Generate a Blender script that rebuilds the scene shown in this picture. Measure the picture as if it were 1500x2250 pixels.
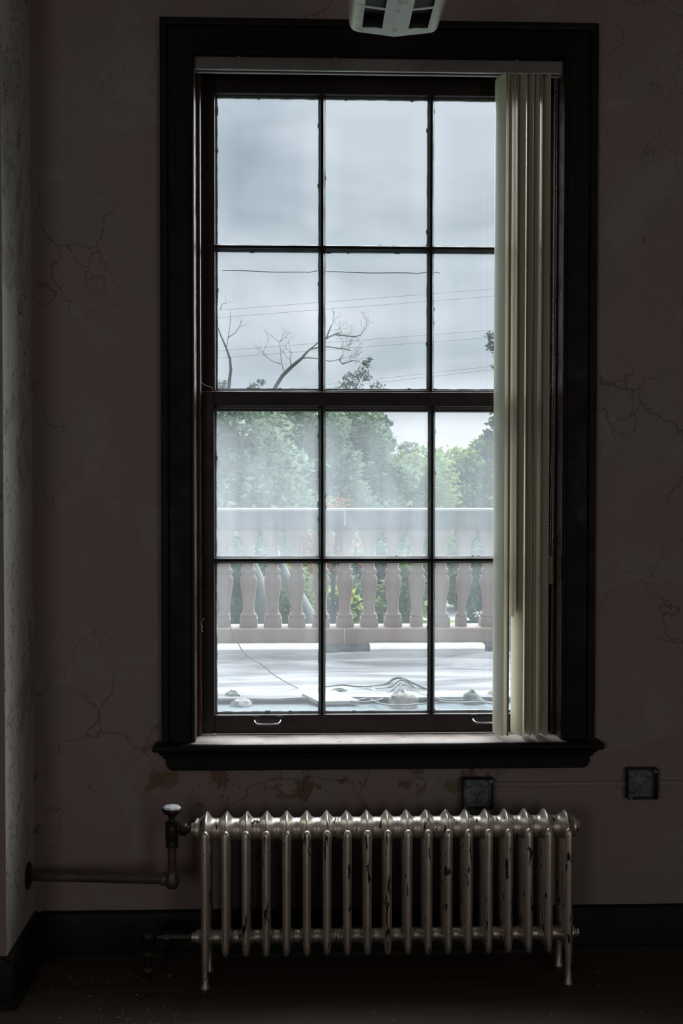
import bpy, math, random
from mathutils import Vector, Matrix, noise

random.seed(7)
for o in list(bpy.data.objects):
    bpy.data.objects.remove(o, do_unlink=True)
S = bpy.context.scene
C = S.collection
PI = math.pi

# ------------------------------------------------------------------ camera
FPX = 2500.0                                   # focal length in pixels of the 1500 wide frame
CAM = Vector((-0.2535, -3.75, 1.555))
_v = Vector(((664 - 750) / FPX, -(1064 - 1125) / FPX, -1)).normalized()   # wall normal seen by the camera
_z = (Vector((0, 1, 0)) - _v * _v.y).normalized()
_x = _v.cross(_z)
ROT = Matrix((_x, _v, _z))
cam = bpy.data.cameras.new('camera')
cam.sensor_fit = 'HORIZONTAL'
cam.sensor_width = 36.0
cam.lens = 36.0 * FPX / 1500.0
cam.clip_start = 0.05
cam.clip_end = 600
camo = bpy.data.objects.new('camera', cam)
C.objects.link(camo)
camo.matrix_world = Matrix.Translation(CAM) @ ROT.to_4x4()
S.camera = camo


def at(px, py, y):                              # point of the plane y seen at a pixel of the photograph
    d = ROT @ Vector(((px - 750) / FPX, -(py - 1125) / FPX, -1))
    return CAM + d * ((y - CAM.y) / d.y)


def atz(px, py, z):                             # the same for a level z
    d = ROT @ Vector(((px - 750) / FPX, -(py - 1125) / FPX, -1))
    return CAM + d * ((z - CAM.z) / d.z)


# ------------------------------------------------------------------ world, lights, exposure
SKY = 1.0
w = bpy.data.worlds.new('overcast')
S.world = w
w.use_nodes = True
nt = w.node_tree
nt.nodes.clear()
tc = nt.nodes.new('ShaderNodeTexCoord')
mp = nt.nodes.new('ShaderNodeMapping')
mp.inputs['Scale'].default_value = (3.6, 3.6, 9.0)
mp.inputs['Location'].default_value = (0.3, 1.7, 0.55)
nz = nt.nodes.new('ShaderNodeTexNoise')
nz.inputs['Scale'].default_value = 1.0
nz.inputs['Detail'].default_value = 5.0
nz.inputs['Roughness'].default_value = 0.5
nz.inputs['Distortion'].default_value = 0.5
cr = nt.nodes.new('ShaderNodeValToRGB')
cr.color_ramp.elements[0].position = 0.37
cr.color_ramp.elements[0].color = (0.40, 0.475, 0.54, 1)
cr.color_ramp.elements[1].position = 0.63
cr.color_ramp.elements[1].color = (0.68, 0.73, 0.80, 1)
bg = nt.nodes.new('ShaderNodeBackground')
bg.inputs['Strength'].default_value = SKY
wo = nt.nodes.new('ShaderNodeOutputWorld')
nt.links.new(tc.outputs['Generated'], mp.inputs['Vector'])
nt.links.new(mp.outputs['Vector'], nz.inputs['Vector'])
nt.links.new(nz.outputs['Fac'], cr.inputs['Fac'])
sxyz = nt.nodes.new('ShaderNodeSeparateXYZ')
nt.links.new(tc.outputs['Generated'], sxyz.inputs[0])
gr = nt.nodes.new('ShaderNodeValToRGB')
gr.color_ramp.elements[0].position = 0.06
gr.color_ramp.elements[0].color = (1.36, 1.28, 1.24, 1)
gr.color_ramp.elements[1].position = 0.26
gr.color_ramp.elements[1].color = (0.93, 0.95, 0.96, 1)
nt.links.new(sxyz.outputs['Z'], gr.inputs['Fac'])
ml = nt.nodes.new('ShaderNodeMix')
ml.data_type = 'RGBA'
ml.blend_type = 'MULTIPLY'
ml.inputs[0].default_value = 1.0
nt.links.new(cr.outputs['Color'], ml.inputs[6])
nt.links.new(gr.outputs['Color'], ml.inputs[7])
nt.links.new(ml.outputs[2], bg.inputs['Color'])
nt.links.new(bg.outputs['Background'], wo.inputs['Surface'])


def light(name, kind, energy, loc, rot, color=(1, 1, 1), **k):
    l = bpy.data.lights.new(name, kind)
    l.energy = energy
    l.color = color
    for a, b in k.items():
        setattr(l, a, b)
    o = bpy.data.objects.new(name, l)
    C.objects.link(o)
    o.location = loc
    o.rotation_euler = rot
    return o


# bright cloud veil around the hidden sun, high over the terrace
light('cloud_veiled_sun', 'SUN', 17.0, (0, 10, 20), (math.radians(-41), 0, math.radians(-28)), (0.93, 0.97, 1.0), angle=math.radians(90))
# two added fill lamps behind the camera, standing in for unseen daylight
for _n, (_lx, _e) in enumerate(((-2.3, 12.5), (2.4, 12.5))):
    light('added_rear_fill', 'AREA', _e, (_lx, -6.45, 1.75), (math.radians(90), 0, 0), (1.0, 0.92, 0.86),
          shape='RECTANGLE', size=1.1, size_y=1.9)
_p = light('window_portal', 'AREA', 1, (0, 0.245, 1.83), (math.radians(-90), 0, 0), shape='RECTANGLE', size=1.24, size_y=2.3)
_p.data.cycles.is_portal = True

S.view_settings.view_transform = 'Standard'
S.view_settings.look = 'None'
S.view_settings.exposure = 0.0
S.view_settings.gamma = 1.0
S.view_settings.use_curve_mapping = False
S.cycles.use_denoising = True
S.cycles.max_bounces = 10
S.cycles.diffuse_bounces = 6
S.cycles.transparent_max_bounces = 24
S.cycles.sample_clamp_indirect = 4.0
S.cycles.caustics_reflective = False
S.cycles.caustics_refractive = False


# ------------------------------------------------------------------ materials
class NT:
    def __init__(s, name):
        s.m = bpy.data.materials.new(name)
        s.m.use_nodes = True
        s.t = s.m.node_tree
        s.t.nodes.clear()
        s.out = s.t.nodes.new('ShaderNodeOutputMaterial')
        s._tc = None

    def n(s, kind, **k):
        o = s.t.nodes.new(kind)
        for a, b in k.items():
            setattr(o, a, b)
        return o

    def l(s, a, b):
        s.t.links.new(a, b)

    def val(s, sock, v):
        if hasattr(v, 'links'):
            s.l(v, sock)
        elif isinstance(v, (tuple, list)) and len(v) == 3 and sock.type == 'RGBA':
            sock.default_value = (*v, 1)
        else:
            sock.default_value = v

    def coord(s, kind='Object'):
        if not s._tc:
            s._tc = s.n('ShaderNodeTexCoord')
        return s._tc.outputs[kind]

    def pos(s):
        return s.n('ShaderNodeNewGeometry').outputs['Position']

    def noise(s, scale, detail=4, rough=0.55, vec=None, stretch=None, dist=0.0, off=(0, 0, 0)):
        x = s.n('ShaderNodeTexNoise')
        x.inputs['Scale'].default_value = scale
        x.inputs['Detail'].default_value = detail
        x.inputs['Roughness'].default_value = rough
        x.inputs['Distortion'].default_value = dist
        v = vec or s.coord()
        if stretch or any(off):
            mpn = s.n('ShaderNodeMapping')
            mpn.inputs['Scale'].default_value = stretch or (1, 1, 1)
            mpn.inputs['Location'].default_value = off
            s.l(v, mpn.inputs['Vector'])
            v = mpn.outputs['Vector']
        s.l(v, x.inputs['Vector'])
        return x.outputs['Fac']

    def ramp(s, fac, stops):
        r = s.n('ShaderNodeValToRGB')
        e = r.color_ramp.elements
        while len(e) < len(stops):
            e.new(0.5)
        for q, (p, c) in zip(e, stops):
            q.position = p
            q.color = (*c, 1) if isinstance(c, (tuple, list)) else (c, c, c, 1)
        s.l(fac, r.inputs['Fac'])
        return r.outputs['Color']

    def mix(s, fac, a, b):
        x = s.n('ShaderNodeMix', data_type='RGBA')
        s.val(x.inputs[0], fac)
        s.val(x.inputs[6], a)
        s.val(x.inputs[7], b)
        return x.outputs[2]

    def math(s, op, a, b=0.0, clamp=False):
        x = s.n('ShaderNodeMath', operation=op, use_clamp=clamp)
        s.val(x.inputs[0], a)
        s.val(x.inputs[1], b)
        return x.outputs[0]

    def bsdf(s, color, rough=0.6, metal=0.0, bump=None, bstr=0.3, bdist=0.01, spec=0.5, **k):
        b = s.n('ShaderNodeBsdfPrincipled')
        s.val(b.inputs['Base Color'], color)
        s.val(b.inputs['Roughness'], rough)
        s.val(b.inputs['Metallic'], metal)
        b.inputs['Specular IOR Level'].default_value = spec
        for a, v in k.items():
            s.val(b.inputs[a], v)
        if bump is not None:
            bn = s.n('ShaderNodeBump')
            bn.inputs['Strength'].default_value = bstr
            bn.inputs['Distance'].default_value = bdist
            s.l(bump, bn.inputs['Height'])
            s.l(bn.outputs['Normal'], b.inputs['Normal'])
        s.l(b.outputs[0], s.out.inputs['Surface'])
        return s.m


def varied(name, c0, c1, scale=6, rough=0.7, metal=0.0, bstr=0.2, stretch=None, spec=0.5, bdist=0.004):
    t = NT(name)
    n1 = t.noise(scale, 6, 0.6, stretch=stretch)
    return t.bsdf(t.ramp(n1, [(0.3, c0), (0.7, c1)]), rough, metal, bump=n1, bstr=bstr, bdist=bdist, spec=spec)


def mat_plaster(name, vertical=False):
    t = NT(name)
    p = t.pos()
    big = t.noise(1.5, 4, 0.6, vec=p)
    med = t.noise(5.0, 6, 0.65, vec=p, dist=0.6)
    fine = t.noise(60, 4, 0.6, vec=p)
    col = t.ramp(big, [(0.35, (0.335, 0.255, 0.250)), (0.50, (0.330, 0.265, 0.255)), (0.66, (0.305, 0.285, 0.255))])
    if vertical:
        col = t.ramp(big, [(0.35, (0.54, 0.52, 0.50)), (0.65, (0.64, 0.62, 0.59))])  # return face colour raised to stand in for strong window light
    # flaked islands where the top coat has come off: greyer, with an edge
    isl = t.ramp(t.noise(3.2, 7, 0.62, vec=p, dist=0.8, off=(3.1, 0, 1.7)), [(0.56, 0.0), (0.575, 1.0)])
    col = t.mix(t.math('MULTIPLY', isl, 0.55), col, (0.36, 0.335, 0.30))
    # cracks
    vo = t.n('ShaderNodeTexVoronoi', feature='DISTANCE_TO_EDGE')
    vo.inputs['Scale'].default_value = 4.5
    wv = t.n('ShaderNodeMix', data_type='RGBA')
    wn = t.n('ShaderNodeTexNoise')
    wn.inputs['Scale'].default_value = 7.0
    wn.inputs['Detail'].default_value = 6
    t.l(p, wn.inputs['Vector'])
    wv.inputs[0].default_value = 0.22
    t.l(p, wv.inputs[6])
    t.l(wn.outputs['Color'], wv.inputs[7])
    if vertical:
        sc = t.n('ShaderNodeMapping')
        sc.inputs['Scale'].default_value = (3.5, 3.5, 0.75)
        t.l(wv.outputs[2], sc.inputs['Vector'])
        t.l(sc.outputs['Vector'], vo.inputs['Vector'])
        vo.inputs['Scale'].default_value = 7.0
    else:
        t.l(wv.outputs[2], vo.inputs['Vector'])
    crack = t.ramp(vo.outputs['Distance'], [(0.0, 1.0), (0.034 if vertical else 0.012, 0.0)])
    cm = t.ramp(t.noise(1.9, 3, 0.5, vec=p, off=(0.4, 2.0, 5.2)), [(0.47, 0.0), (0.60, 1.0)])
    if vertical:
        cm = t.ramp(t.noise(5, 3, 0.5, vec=p, stretch=(2, 2, 0.6)), [(0.40, 0.0), (0.55, 1.0)])
    crack = t.math('MULTIPLY', crack, cm)
    col = t.mix(t.math('MULTIPLY', crack, 0.75 if vertical else 0.5), col, (0.07, 0.055, 0.05))
    # small dark pits
    pit = t.ramp(t.noise(13, 2, 0.4, vec=p, off=(9, 3, 1)), [(0.735, 0.0), (0.76, 1.0)])
    col = t.mix(t.math('MULTIPLY', pit, 0.6), col, (0.10, 0.085, 0.075))
    # rust-brown peeled patches in the band below the window board
    sx = t.n('ShaderNodeSeparateXYZ')
    t.l(p, sx.inputs[0])
    bz = t.math('SUBTRACT', 1.0, t.math('DIVIDE', t.math('ABSOLUTE', t.math('SUBTRACT', sx.outputs['Z'], 0.56)), 0.085), True)
    bx = t.math('SUBTRACT', 1.0, t.math('POWER', t.math('ABSOLUTE', t.math('DIVIDE', t.math('ADD', sx.outputs['X'], 0.18), 0.62)), 4.0), True)
    band = t.math('MULTIPLY', bz, bx)
    pn = t.math('ADD', t.noise(8.5, 6, 0.62, vec=p, dist=0.5, off=(1.3, 0.2, 0.8)), t.math('MULTIPLY', band, 0.16))
    peel = t.math('MULTIPLY', t.ramp(pn, [(0.61, 0.0), (0.625, 1.0)]), t.ramp(band, [(0.02, 0.0), (0.2, 1.0)]))
    col = t.mix(t.math('MULTIPLY', peel, 0.85), col, t.ramp(med, [(0.4, (0.17, 0.085, 0.06)), (0.6, (0.20, 0.155, 0.085))]))
    h = t.math('ADD', t.math('MULTIPLY', fine, 0.10), t.math('MULTIPLY', isl, -0.25))
    h = t.math('ADD', h, t.math('MULTIPLY', crack, -1.0))
    h = t.math('ADD', h, t.math('MULTIPLY', med, 0.35))
    h = t.math('ADD', h, t.math('MULTIPLY', peel, -0.3))
    return t.bsdf(col, 0.75, 0, bump=h, bstr=0.55, bdist=0.006, spec=0.25)


def mat_wood(name, c0, c1, rough=0.38, stretch=(18, 18, 1.0), bstr=0.12, spec=0.4):
    t = NT(name)
    g = t.noise(3.0, 7, 0.6, vec=t.pos(), stretch=stretch, dist=0.3)
    d = t.noise(11, 5, 0.6, vec=t.pos())
    col = t.ramp(g, [(0.3, c0), (0.7, c1)])
    r = t.ramp(d, [(0.3, rough - 0.08), (0.75, rough + 0.18)])
    return t.bsdf(col, r, 0, bump=g, bstr=bstr, bdist=0.002, spec=spec)


M = {}
M['plaster'] = mat_plaster('cracked_pink_plaster')
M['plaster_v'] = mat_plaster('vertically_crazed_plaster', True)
M['plain'] = varied('room_plaster', (0.33, 0.27, 0.25), (0.38, 0.32, 0.29), 2, 0.8)
M['ceil'] = varied('ceiling_paint', (0.50, 0.48, 0.44), (0.58, 0.55, 0.50), 2, 0.85)
M['wood'] = mat_wood('dark_stained_wood', (0.006, 0.005, 0.0045), (0.011, 0.008, 0.0065), 0.5, spec=0.22)
M['jambwood'] = mat_wood('red_brown_wood', (0.060, 0.030, 0.023), (0.10, 0.048, 0.036), 0.27, spec=0.6)
M['sashwood'] = mat_wood('dark_red_brown_sash', (0.013, 0.008, 0.007), (0.026, 0.013, 0.010), 0.42, spec=0.35)
M['base'] = mat_wood('black_brown_baseboard', (0.007, 0.0065, 0.0055), (0.016, 0.014, 0.011), 0.55, (1, 18, 18), spec=0.25)


def mat_floor():
    t = NT('worn_floor')
    p = t.pos()
    a = t.noise(4, 6, 0.6, vec=p, stretch=(0.6, 6, 1))
    b = t.noise(30, 5, 0.7, vec=p)
    col = t.ramp(a, [(0.3, (0.06, 0.040, 0.030)), (0.7, (0.11, 0.075, 0.056))])
    col = t.mix(t.ramp(b, [(0.66, 0.0), (0.72, 0.5)]), col, (0.16, 0.14, 0.12))
    return t.bsdf(col, 0.62, 0, bump=b, bstr=0.3, bdist=0.004, spec=0.3)


M['floor'] = mat_floor()


def mat_sill():
    t = NT('dusty_window_board')
    p = t.pos()
    n1 = t.noise(9, 6, 0.65, vec=p)
    n2 = t.noise(60, 4, 0.6, vec=p)
    sep = t.n('ShaderNodeSeparateXYZ')
    t.l(p, sep.inputs[0])
    col = t.ramp(n1, [(0.3, (0.30, 0.25, 0.22)), (0.65, (0.46, 0.41, 0.38))])
    col = t.mix(t.ramp(n2, [(0.62, 0.0), (0.70, 0.8)]), col, (0.10, 0.075, 0.06))
    col = t.mix(t.ramp(n2, [(0.26, 0.9), (0.31, 0.0)]), col, (0.75, 0.74, 0.70))
    # dust lies only on the flat top, the nosing stays dark stained
    geo = t.n('ShaderNodeNewGeometry')
    s2 = t.n('ShaderNodeSeparateXYZ')
    t.l(geo.outputs['Normal'], s2.inputs[0])
    up = t.ramp(s2.outputs['Z'], [(0.93, 0.0), (0.985, 1.0)])
    inw = t.ramp(t.math('ADD', sep.outputs['Y'], 0.06), [(0.004, 0.0), (0.02, 1.0)])
    side = t.ramp(t.math('ADD', t.math('ABSOLUTE', sep.outputs['X']), t.math('MULTIPLY', n1, 0.02)), [(0.612, 1.0), (0.63, 0.0)])
    k = t.math('MULTIPLY', t.math('MULTIPLY', up, inw), side)
    col = t.mix(k, (0.008, 0.006, 0.005), col)
    rr = t.mix(k, (0.4, 0.4, 0.4), (0.8, 0.8, 0.8))
    return t.bsdf(col, rr, 0, bump=n2, bstr=0.2, bdist=0.002, spec=0.25)


M['sill'] = mat_sill()


def mat_radiator():
    t = NT('worn_silver_paint')
    p = t.pos()
    n1 = t.noise(14, 5, 0.6, vec=p)
    n2 = t.noise(34, 4, 0.55, vec=p, stretch=(1.9, 1.0, 0.36), dist=0.3)
    chip = t.ramp(n2, [(0.622, 0.0), (0.635, 1.0)])
    col = t.ramp(n1, [(0.3, (0.66, 0.59, 0.50)), (0.7, (0.84, 0.78, 0.70))])
    col = t.mix(chip, col, (0.018, 0.014, 0.012))
    met = t.math('MULTIPLY', t.math('SUBTRACT', 1.0, chip), 0.85)
    rr = t.mix(chip, (0.40, 0.40, 0.40), (0.75, 0.75, 0.75))
    h = t.math('ADD', t.math('MULTIPLY', chip, -1.0), t.math('MULTIPLY', t.noise(90, 3, 0.6, vec=p), 0.5))
    return t.bsdf(col, rr, met, bump=h, bstr=0.4, bdist=0.0015)


M['rad'] = mat_radiator()
M['valve'] = varied('dark_bronze', (0.02, 0.017, 0.014), (0.05, 0.042, 0.034), 30, 0.4, 0.6)
M['pipe'] = varied('painted_brown_pipe', (0.09, 0.075, 0.062), (0.17, 0.14, 0.115), 18, 0.38, 0.35)
M['copper'] = varied('tarnished_brass_pipe', (0.11, 0.08, 0.06), (0.17, 0.12, 0.09), 25, 0.4, 0.5)
M['chrome'] = varied('nickel_plate', (0.62, 0.64, 0.66), (0.78, 0.80, 0.82), 40, 0.22, 0.9)
M['box'] = varied('galvanised_steel', (0.11, 0.135, 0.14), (0.24, 0.275, 0.28), 22, 0.42, 0.75)
M['boxdark'] = varied('dark_steel', (0.03, 0.034, 0.036), (0.06, 0.066, 0.07), 22, 0.5, 0.6)
M['raceway'] = varied('painted_raceway', (0.32, 0.255, 0.245), (0.36, 0.29, 0.275), 9, 0.6)


def mat_fixture():
    t = NT('yellowed_white_enamel')
    p = t.pos()
    n1 = t.noise(12, 5, 0.6, vec=p)
    n2 = t.noise(46, 3, 0.55, vec=p, stretch=(0.35, 1, 1))
    col = t.ramp(n1, [(0.3, (0.84, 0.87, 0.84)), (0.7, (0.90, 0.92, 0.90))])
    # row of dead insects shining through the middle of the cover
    vo = t.n('ShaderNodeTexVoronoi')
    vo.inputs['Scale'].default_value = 22
    t.l(p, vo.inputs['Vector'])
    sx = t.n('ShaderNodeSeparateXYZ')
    t.l(p, sx.inputs[0])
    ctr = t.ramp(t.math('ABSOLUTE', t.math('SUBTRACT', sx.outputs['X'], 0.006)), [(0.008, 1.0), (0.017, 0.0)])
    ring = t.ramp(vo.outputs['Distance'], [(0.12, 0.7), (0.30, 0.35), (0.42, 0.0)])
    col = t.mix(t.math('MULTIPLY', ring, ctr), col, (0.34, 0.33, 0.28))
    edge = t.ramp(sx.outputs['X'], [(0.0, 0.0), (0.001, 0.0)])
    left = t.ramp(t.math('ABSOLUTE', t.math('ADD', sx.outputs['X'], 0.098)), [(0.004, 1.0), (0.016, 0.0)])
    col = t.mix(t.math('MULTIPLY', left, t.ramp(n2, [(0.5, 0.0), (0.7, 0.7)])), col, (0.33, 0.29, 0.22))
    return t.bsdf(col, 0.4, 0, bump=n1, bstr=0.03, spec=0.5)


M['fix'] = mat_fixture()
M['fixdark'] = varied('louvre_interior', (0.030, 0.031, 0.031), (0.045, 0.046, 0.046), 12, 0.6)


def mat_vane():
    t = NT('cream_pvc_vane')
    n1 = t.noise(5, 4, 0.5, stretch=(8, 8, 0.4), vec=t.pos())
    n2 = t.noise(40, 3, 0.5, vec=t.pos())
    col = t.ramp(n1, [(0.3, (0.68, 0.65, 0.53)), (0.7, (0.76, 0.73, 0.62))])
    col = t.mix(t.ramp(n2, [(0.72, 0.0), (0.76, 0.6)]), col, (0.25, 0.22, 0.15))
    b = t.n('ShaderNodeBsdfPrincipled')
    t.l(col, b.inputs['Base Color'])
    b.inputs['Roughness'].default_value = 0.42
    tr = t.n('ShaderNodeBsdfTranslucent')
    t.l(col, tr.inputs['Color'])
    mx = t.n('ShaderNodeMixShader')
    mx.inputs[0].default_value = 0.03
    t.l(b.outputs[0], mx.inputs[1])
    t.l(tr.outputs[0], mx.inputs[2])
    t.l(mx.outputs[0], t.out.inputs['Surface'])
    return t.m


M['vane'] = mat_vane()
M['rail'] = varied('grey_headrail', (0.20, 0.19, 0.185), (0.25, 0.24, 0.235), 10, 0.4)
M['highlight'] = varied('painted_highlight', (0.60, 0.63, 0.66), (0.74, 0.77, 0.80), 40, 0.3)  # pale colour standing in for light on knob top and track lips
M['chain'] = varied('white_beads', (0.5, 0.49, 0.46), (0.62, 0.6, 0.56), 30, 0.4)
M['weight'] = varied('amber_plastic', (0.16, 0.11, 0.06), (0.22, 0.15, 0.08), 30, 0.35)
M['cord'] = varied('brown_cord', (0.16, 0.11, 0.08), (0.26, 0.19, 0.14), 60, 0.8)
M['string'] = varied('pale_string', (0.5, 0.46, 0.42), (0.62, 0.58, 0.54), 60, 0.8)


def mat_pane():
    t = NT('dirty_window_glass')
    g = t.coord('Generated')
    ob = t.coord('Object')
    sep = t.n('ShaderNodeSeparateXYZ')
    t.l(g, sep.inputs[0])
    ex = t.math('MINIMUM', sep.outputs['X'], t.math('SUBTRACT', 1.0, sep.outputs['X']))
    ez = t.math('MINIMUM', sep.outputs['Z'], t.math('SUBTRACT', 1.0, sep.outputs['Z']))
    e = t.math('MINIMUM', ex, t.math('MULTIPLY', ez, 1.4))
    rim = t.ramp(e, [(0.0, 1.0), (0.035, 0.55), (0.22, 0.0)])
    at_ = t.n('ShaderNodeAttribute', attribute_type='OBJECT', attribute_name='haze')
    at2 = t.n('ShaderNodeAttribute', attribute_type='OBJECT', attribute_name='grade')
    streak = t.noise(6, 6, 0.6, vec=t.pos(), stretch=(3.2, 1, 0.35))
    blot = t.noise(3.0, 5, 0.6, vec=t.pos(), dist=1.2)
    k = t.math('ADD', t.math('MULTIPLY', t.ramp(streak, [(0.3, 0.0), (0.7, 1.0)]), 0.35), t.math('MULTIPLY', t.ramp(blot, [(0.3, 0.0), (0.7, 1.0)]), 0.35))
    k = t.math('ADD', k, 0.65)
    gr = t.math('ADD', 1.0, t.math('MULTIPLY', at2.outputs['Fac'], t.math('SUBTRACT', sep.outputs['Z'], 0.5)))
    f = t.math('MULTIPLY', t.math('MULTIPLY', at_.outputs['Fac'], k), gr)
    f = t.math('ADD', f, t.math('MULTIPLY', rim, 0.035), True)
    at3 = t.n('ShaderNodeAttribute', attribute_type='OBJECT', attribute_name='shield')
    clean = t.math('MULTIPLY', at3.outputs['Fac'], t.ramp(sep.outputs['Z'], [(0.966, 0.0), (0.973, 0.93)]))
    f = t.math('MULTIPLY', f, t.math('SUBTRACT', 1.0, clean))
    sp = t.ramp(t.noise(55, 2, 0.5, vec=t.pos()), [(0.755, 0.0), (0.77, 0.5)])
    f = t.math('MAXIMUM', f, t.math('MULTIPLY', sp, at_.outputs['Fac']))
    tr = t.n('ShaderNodeBsdfTransparent')
    tr.inputs['Color'].default_value = (0.965, 0.98, 0.985, 1)
    film = t.n('ShaderNodeBsdfTranslucent')
    film.inputs['Color'].default_value = (0.84, 0.91, 0.96, 1)
    dif = t.n('ShaderNodeBsdfDiffuse')
    dif.inputs['Color'].default_value = (0.5, 0.5, 0.5, 1)
    m0 = t.n('ShaderNodeMixShader')
    m0.inputs[0].default_value = 0.12
    t.l(film.outputs[0], m0.inputs[1])
    t.l(dif.outputs[0], m0.inputs[2])
    m1 = t.n('ShaderNodeMixShader')
    t.l(f, m1.inputs[0])
    t.l(tr.outputs[0], m1.inputs[1])
    t.l(m0.outputs[0], m1.inputs[2])
    gl = t.n('ShaderNodeBsdfGlossy')
    gl.inputs['Roughness'].default_value = 0.03
    m2 = t.n('ShaderNodeMixShader')
    m2.inputs[0].default_value = 0.025
    t.l(m1.outputs[0], m2.inputs[1])
    t.l(gl.outputs[0], m2.inputs[2])
    t.l(m2.outputs[0], t.out.inputs['Surface'])
    return t.m


M['pane'] = mat_pane()
M['putty'] = varied('weathered_putty', (0.10, 0.11, 0.105), (0.2, 0.21, 0.2), 50, 0.8)


def mat_membrane():
    t = NT('pale_roof_membrane')
    p = t.pos()
    n1 = t.noise(2.4, 6, 0.62, vec=p, stretch=(0.45, 2.6, 1), dist=0.4)
    n2 = t.noise(26, 5, 0.65, vec=p)
    col = t.ramp(n1, [(0.36, (0.085, 0.087, 0.092)), (0.47, (0.15, 0.151, 0.158)), (0.62, (0.25, 0.252, 0.26))])  # dark bands in the colour stand in for shade of the wrinkles
    col = t.mix(t.ramp(n2, [(0.66, 0.0), (0.74, 0.6)]), col, (0.22, 0.23, 0.23))
    return t.bsdf(col, 0.8, 0, bump=n2, bstr=0.25, bdist=0.01, spec=0.2)


M['membrane'] = mat_membrane()
M['gravel'] = varied('blue_grey_roof_felt', (0.055, 0.075, 0.085), (0.09, 0.115, 0.125), 9, 0.8, 0, 0.4, bdist=0.02)
M['stone'] = varied('pink_brown_cast_stone', (0.225, 0.172, 0.148), (0.30, 0.236, 0.207), 5, 0.85, 0, 0.3)
M['stonegrey'] = varied('weathered_grey_cast_stone', (0.085, 0.087, 0.091), (0.12, 0.122, 0.126), 5, 0.85, 0, 0.3)
M['white'] = varied('white_foam', (0.80, 0.81, 0.82), (0.88, 0.89, 0.90), 14, 0.7)
M['mortar'] = varied('pale_mortar', (0.5, 0.48, 0.46), (0.6, 0.58, 0.55), 20, 0.9)
M['tar'] = varied('dark_tar', (0.035, 0.045, 0.045), (0.08, 0.095, 0.09), 14, 0.7)
M['cable'] = varied('green_black_cable', (0.05, 0.075, 0.075), (0.09, 0.12, 0.12), 40, 0.5)
M['paleboard'] = varied('white_board', (0.26, 0.27, 0.275), (0.32, 0.33, 0.335), 12, 0.7)
M['rubble'] = varied('pale_rubble', (0.20, 0.19, 0.18), (0.28, 0.27, 0.26), 14, 0.9, 0, 0.5, bdist=0.02)
M['moss'] = varied('dark_debris', (0.05, 0.07, 0.065), (0.12, 0.15, 0.13), 25, 0.9, 0, 0.6, bdist=0.02)
M['grass'] = varied('mown_grass', (0.13, 0.20, 0.05), (0.22, 0.30, 0.09), 0.6, 0.9)
M['road'] = varied('pale_concrete_road', (0.55, 0.55, 0.53), (0.68, 0.68, 0.66), 0.5, 0.9)
M['bark'] = varied('grey_bark', (0.022, 0.026, 0.028), (0.05, 0.055, 0.057), 6, 0.9, stretch=(1, 1, 0.3))
M['barkpale'] = varied('pale_grey_bark', (0.11, 0.115, 0.117), (0.17, 0.175, 0.177), 5, 0.9, stretch=(1, 1, 0.3))
M['wire'] = varied('grey_wire', (0.10, 0.11, 0.12), (0.15, 0.16, 0.17), 5, 0.6)
M['facade'] = varied('outer_wall_stone', (0.30, 0.26, 0.24), (0.38, 0.33, 0.30), 4, 0.9)


def mat_leaf(name, c0, c1, trans=0.35):
    t = NT(name)
    n = t.noise(1.1, 3, 0.6, vec=t.pos())
    n2 = t.noise(9, 2, 0.6, vec=t.pos())
    col = t.ramp(t.math('ADD', t.math('MULTIPLY', n, 0.6), t.math('MULTIPLY', n2, 0.4)), [(0.35, c0), (0.65, c1)])
    d = t.n('ShaderNodeBsdfDiffuse')
    t.l(col, d.inputs['Color'])
    tr = t.n('ShaderNodeBsdfTranslucent')
    t.l(col, tr.inputs['Color'])
    mx = t.n('ShaderNodeMixShader')
    mx.inputs[0].default_value = trans
    t.l(d.outputs[0], mx.inputs[1])
    t.l(tr.outputs[0], mx.inputs[2])
    t.l(mx.outputs[0], t.out.inputs['Surface'])
    return t.m


M['leafblue'] = mat_leaf('blue_green_leaves', (0.06, 0.10, 0.075), (0.27, 0.33, 0.24))
M['leafgreen'] = mat_leaf('fresh_green_leaves', (0.10, 0.16, 0.05), (0.25, 0.31, 0.13))
M['leafdark'] = mat_leaf('dark_green_leaves', (0.03, 0.055, 0.045), (0.10, 0.145, 0.105))
M['leafyel'] = mat_leaf('yellow_green_leaves', (0.20, 0.27, 0.07), (0.36, 0.40, 0.14))
M['leafred'] = mat_leaf('orange_red_leaves', (0.20, 0.085, 0.05), (0.30, 0.15, 0.10))


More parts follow.
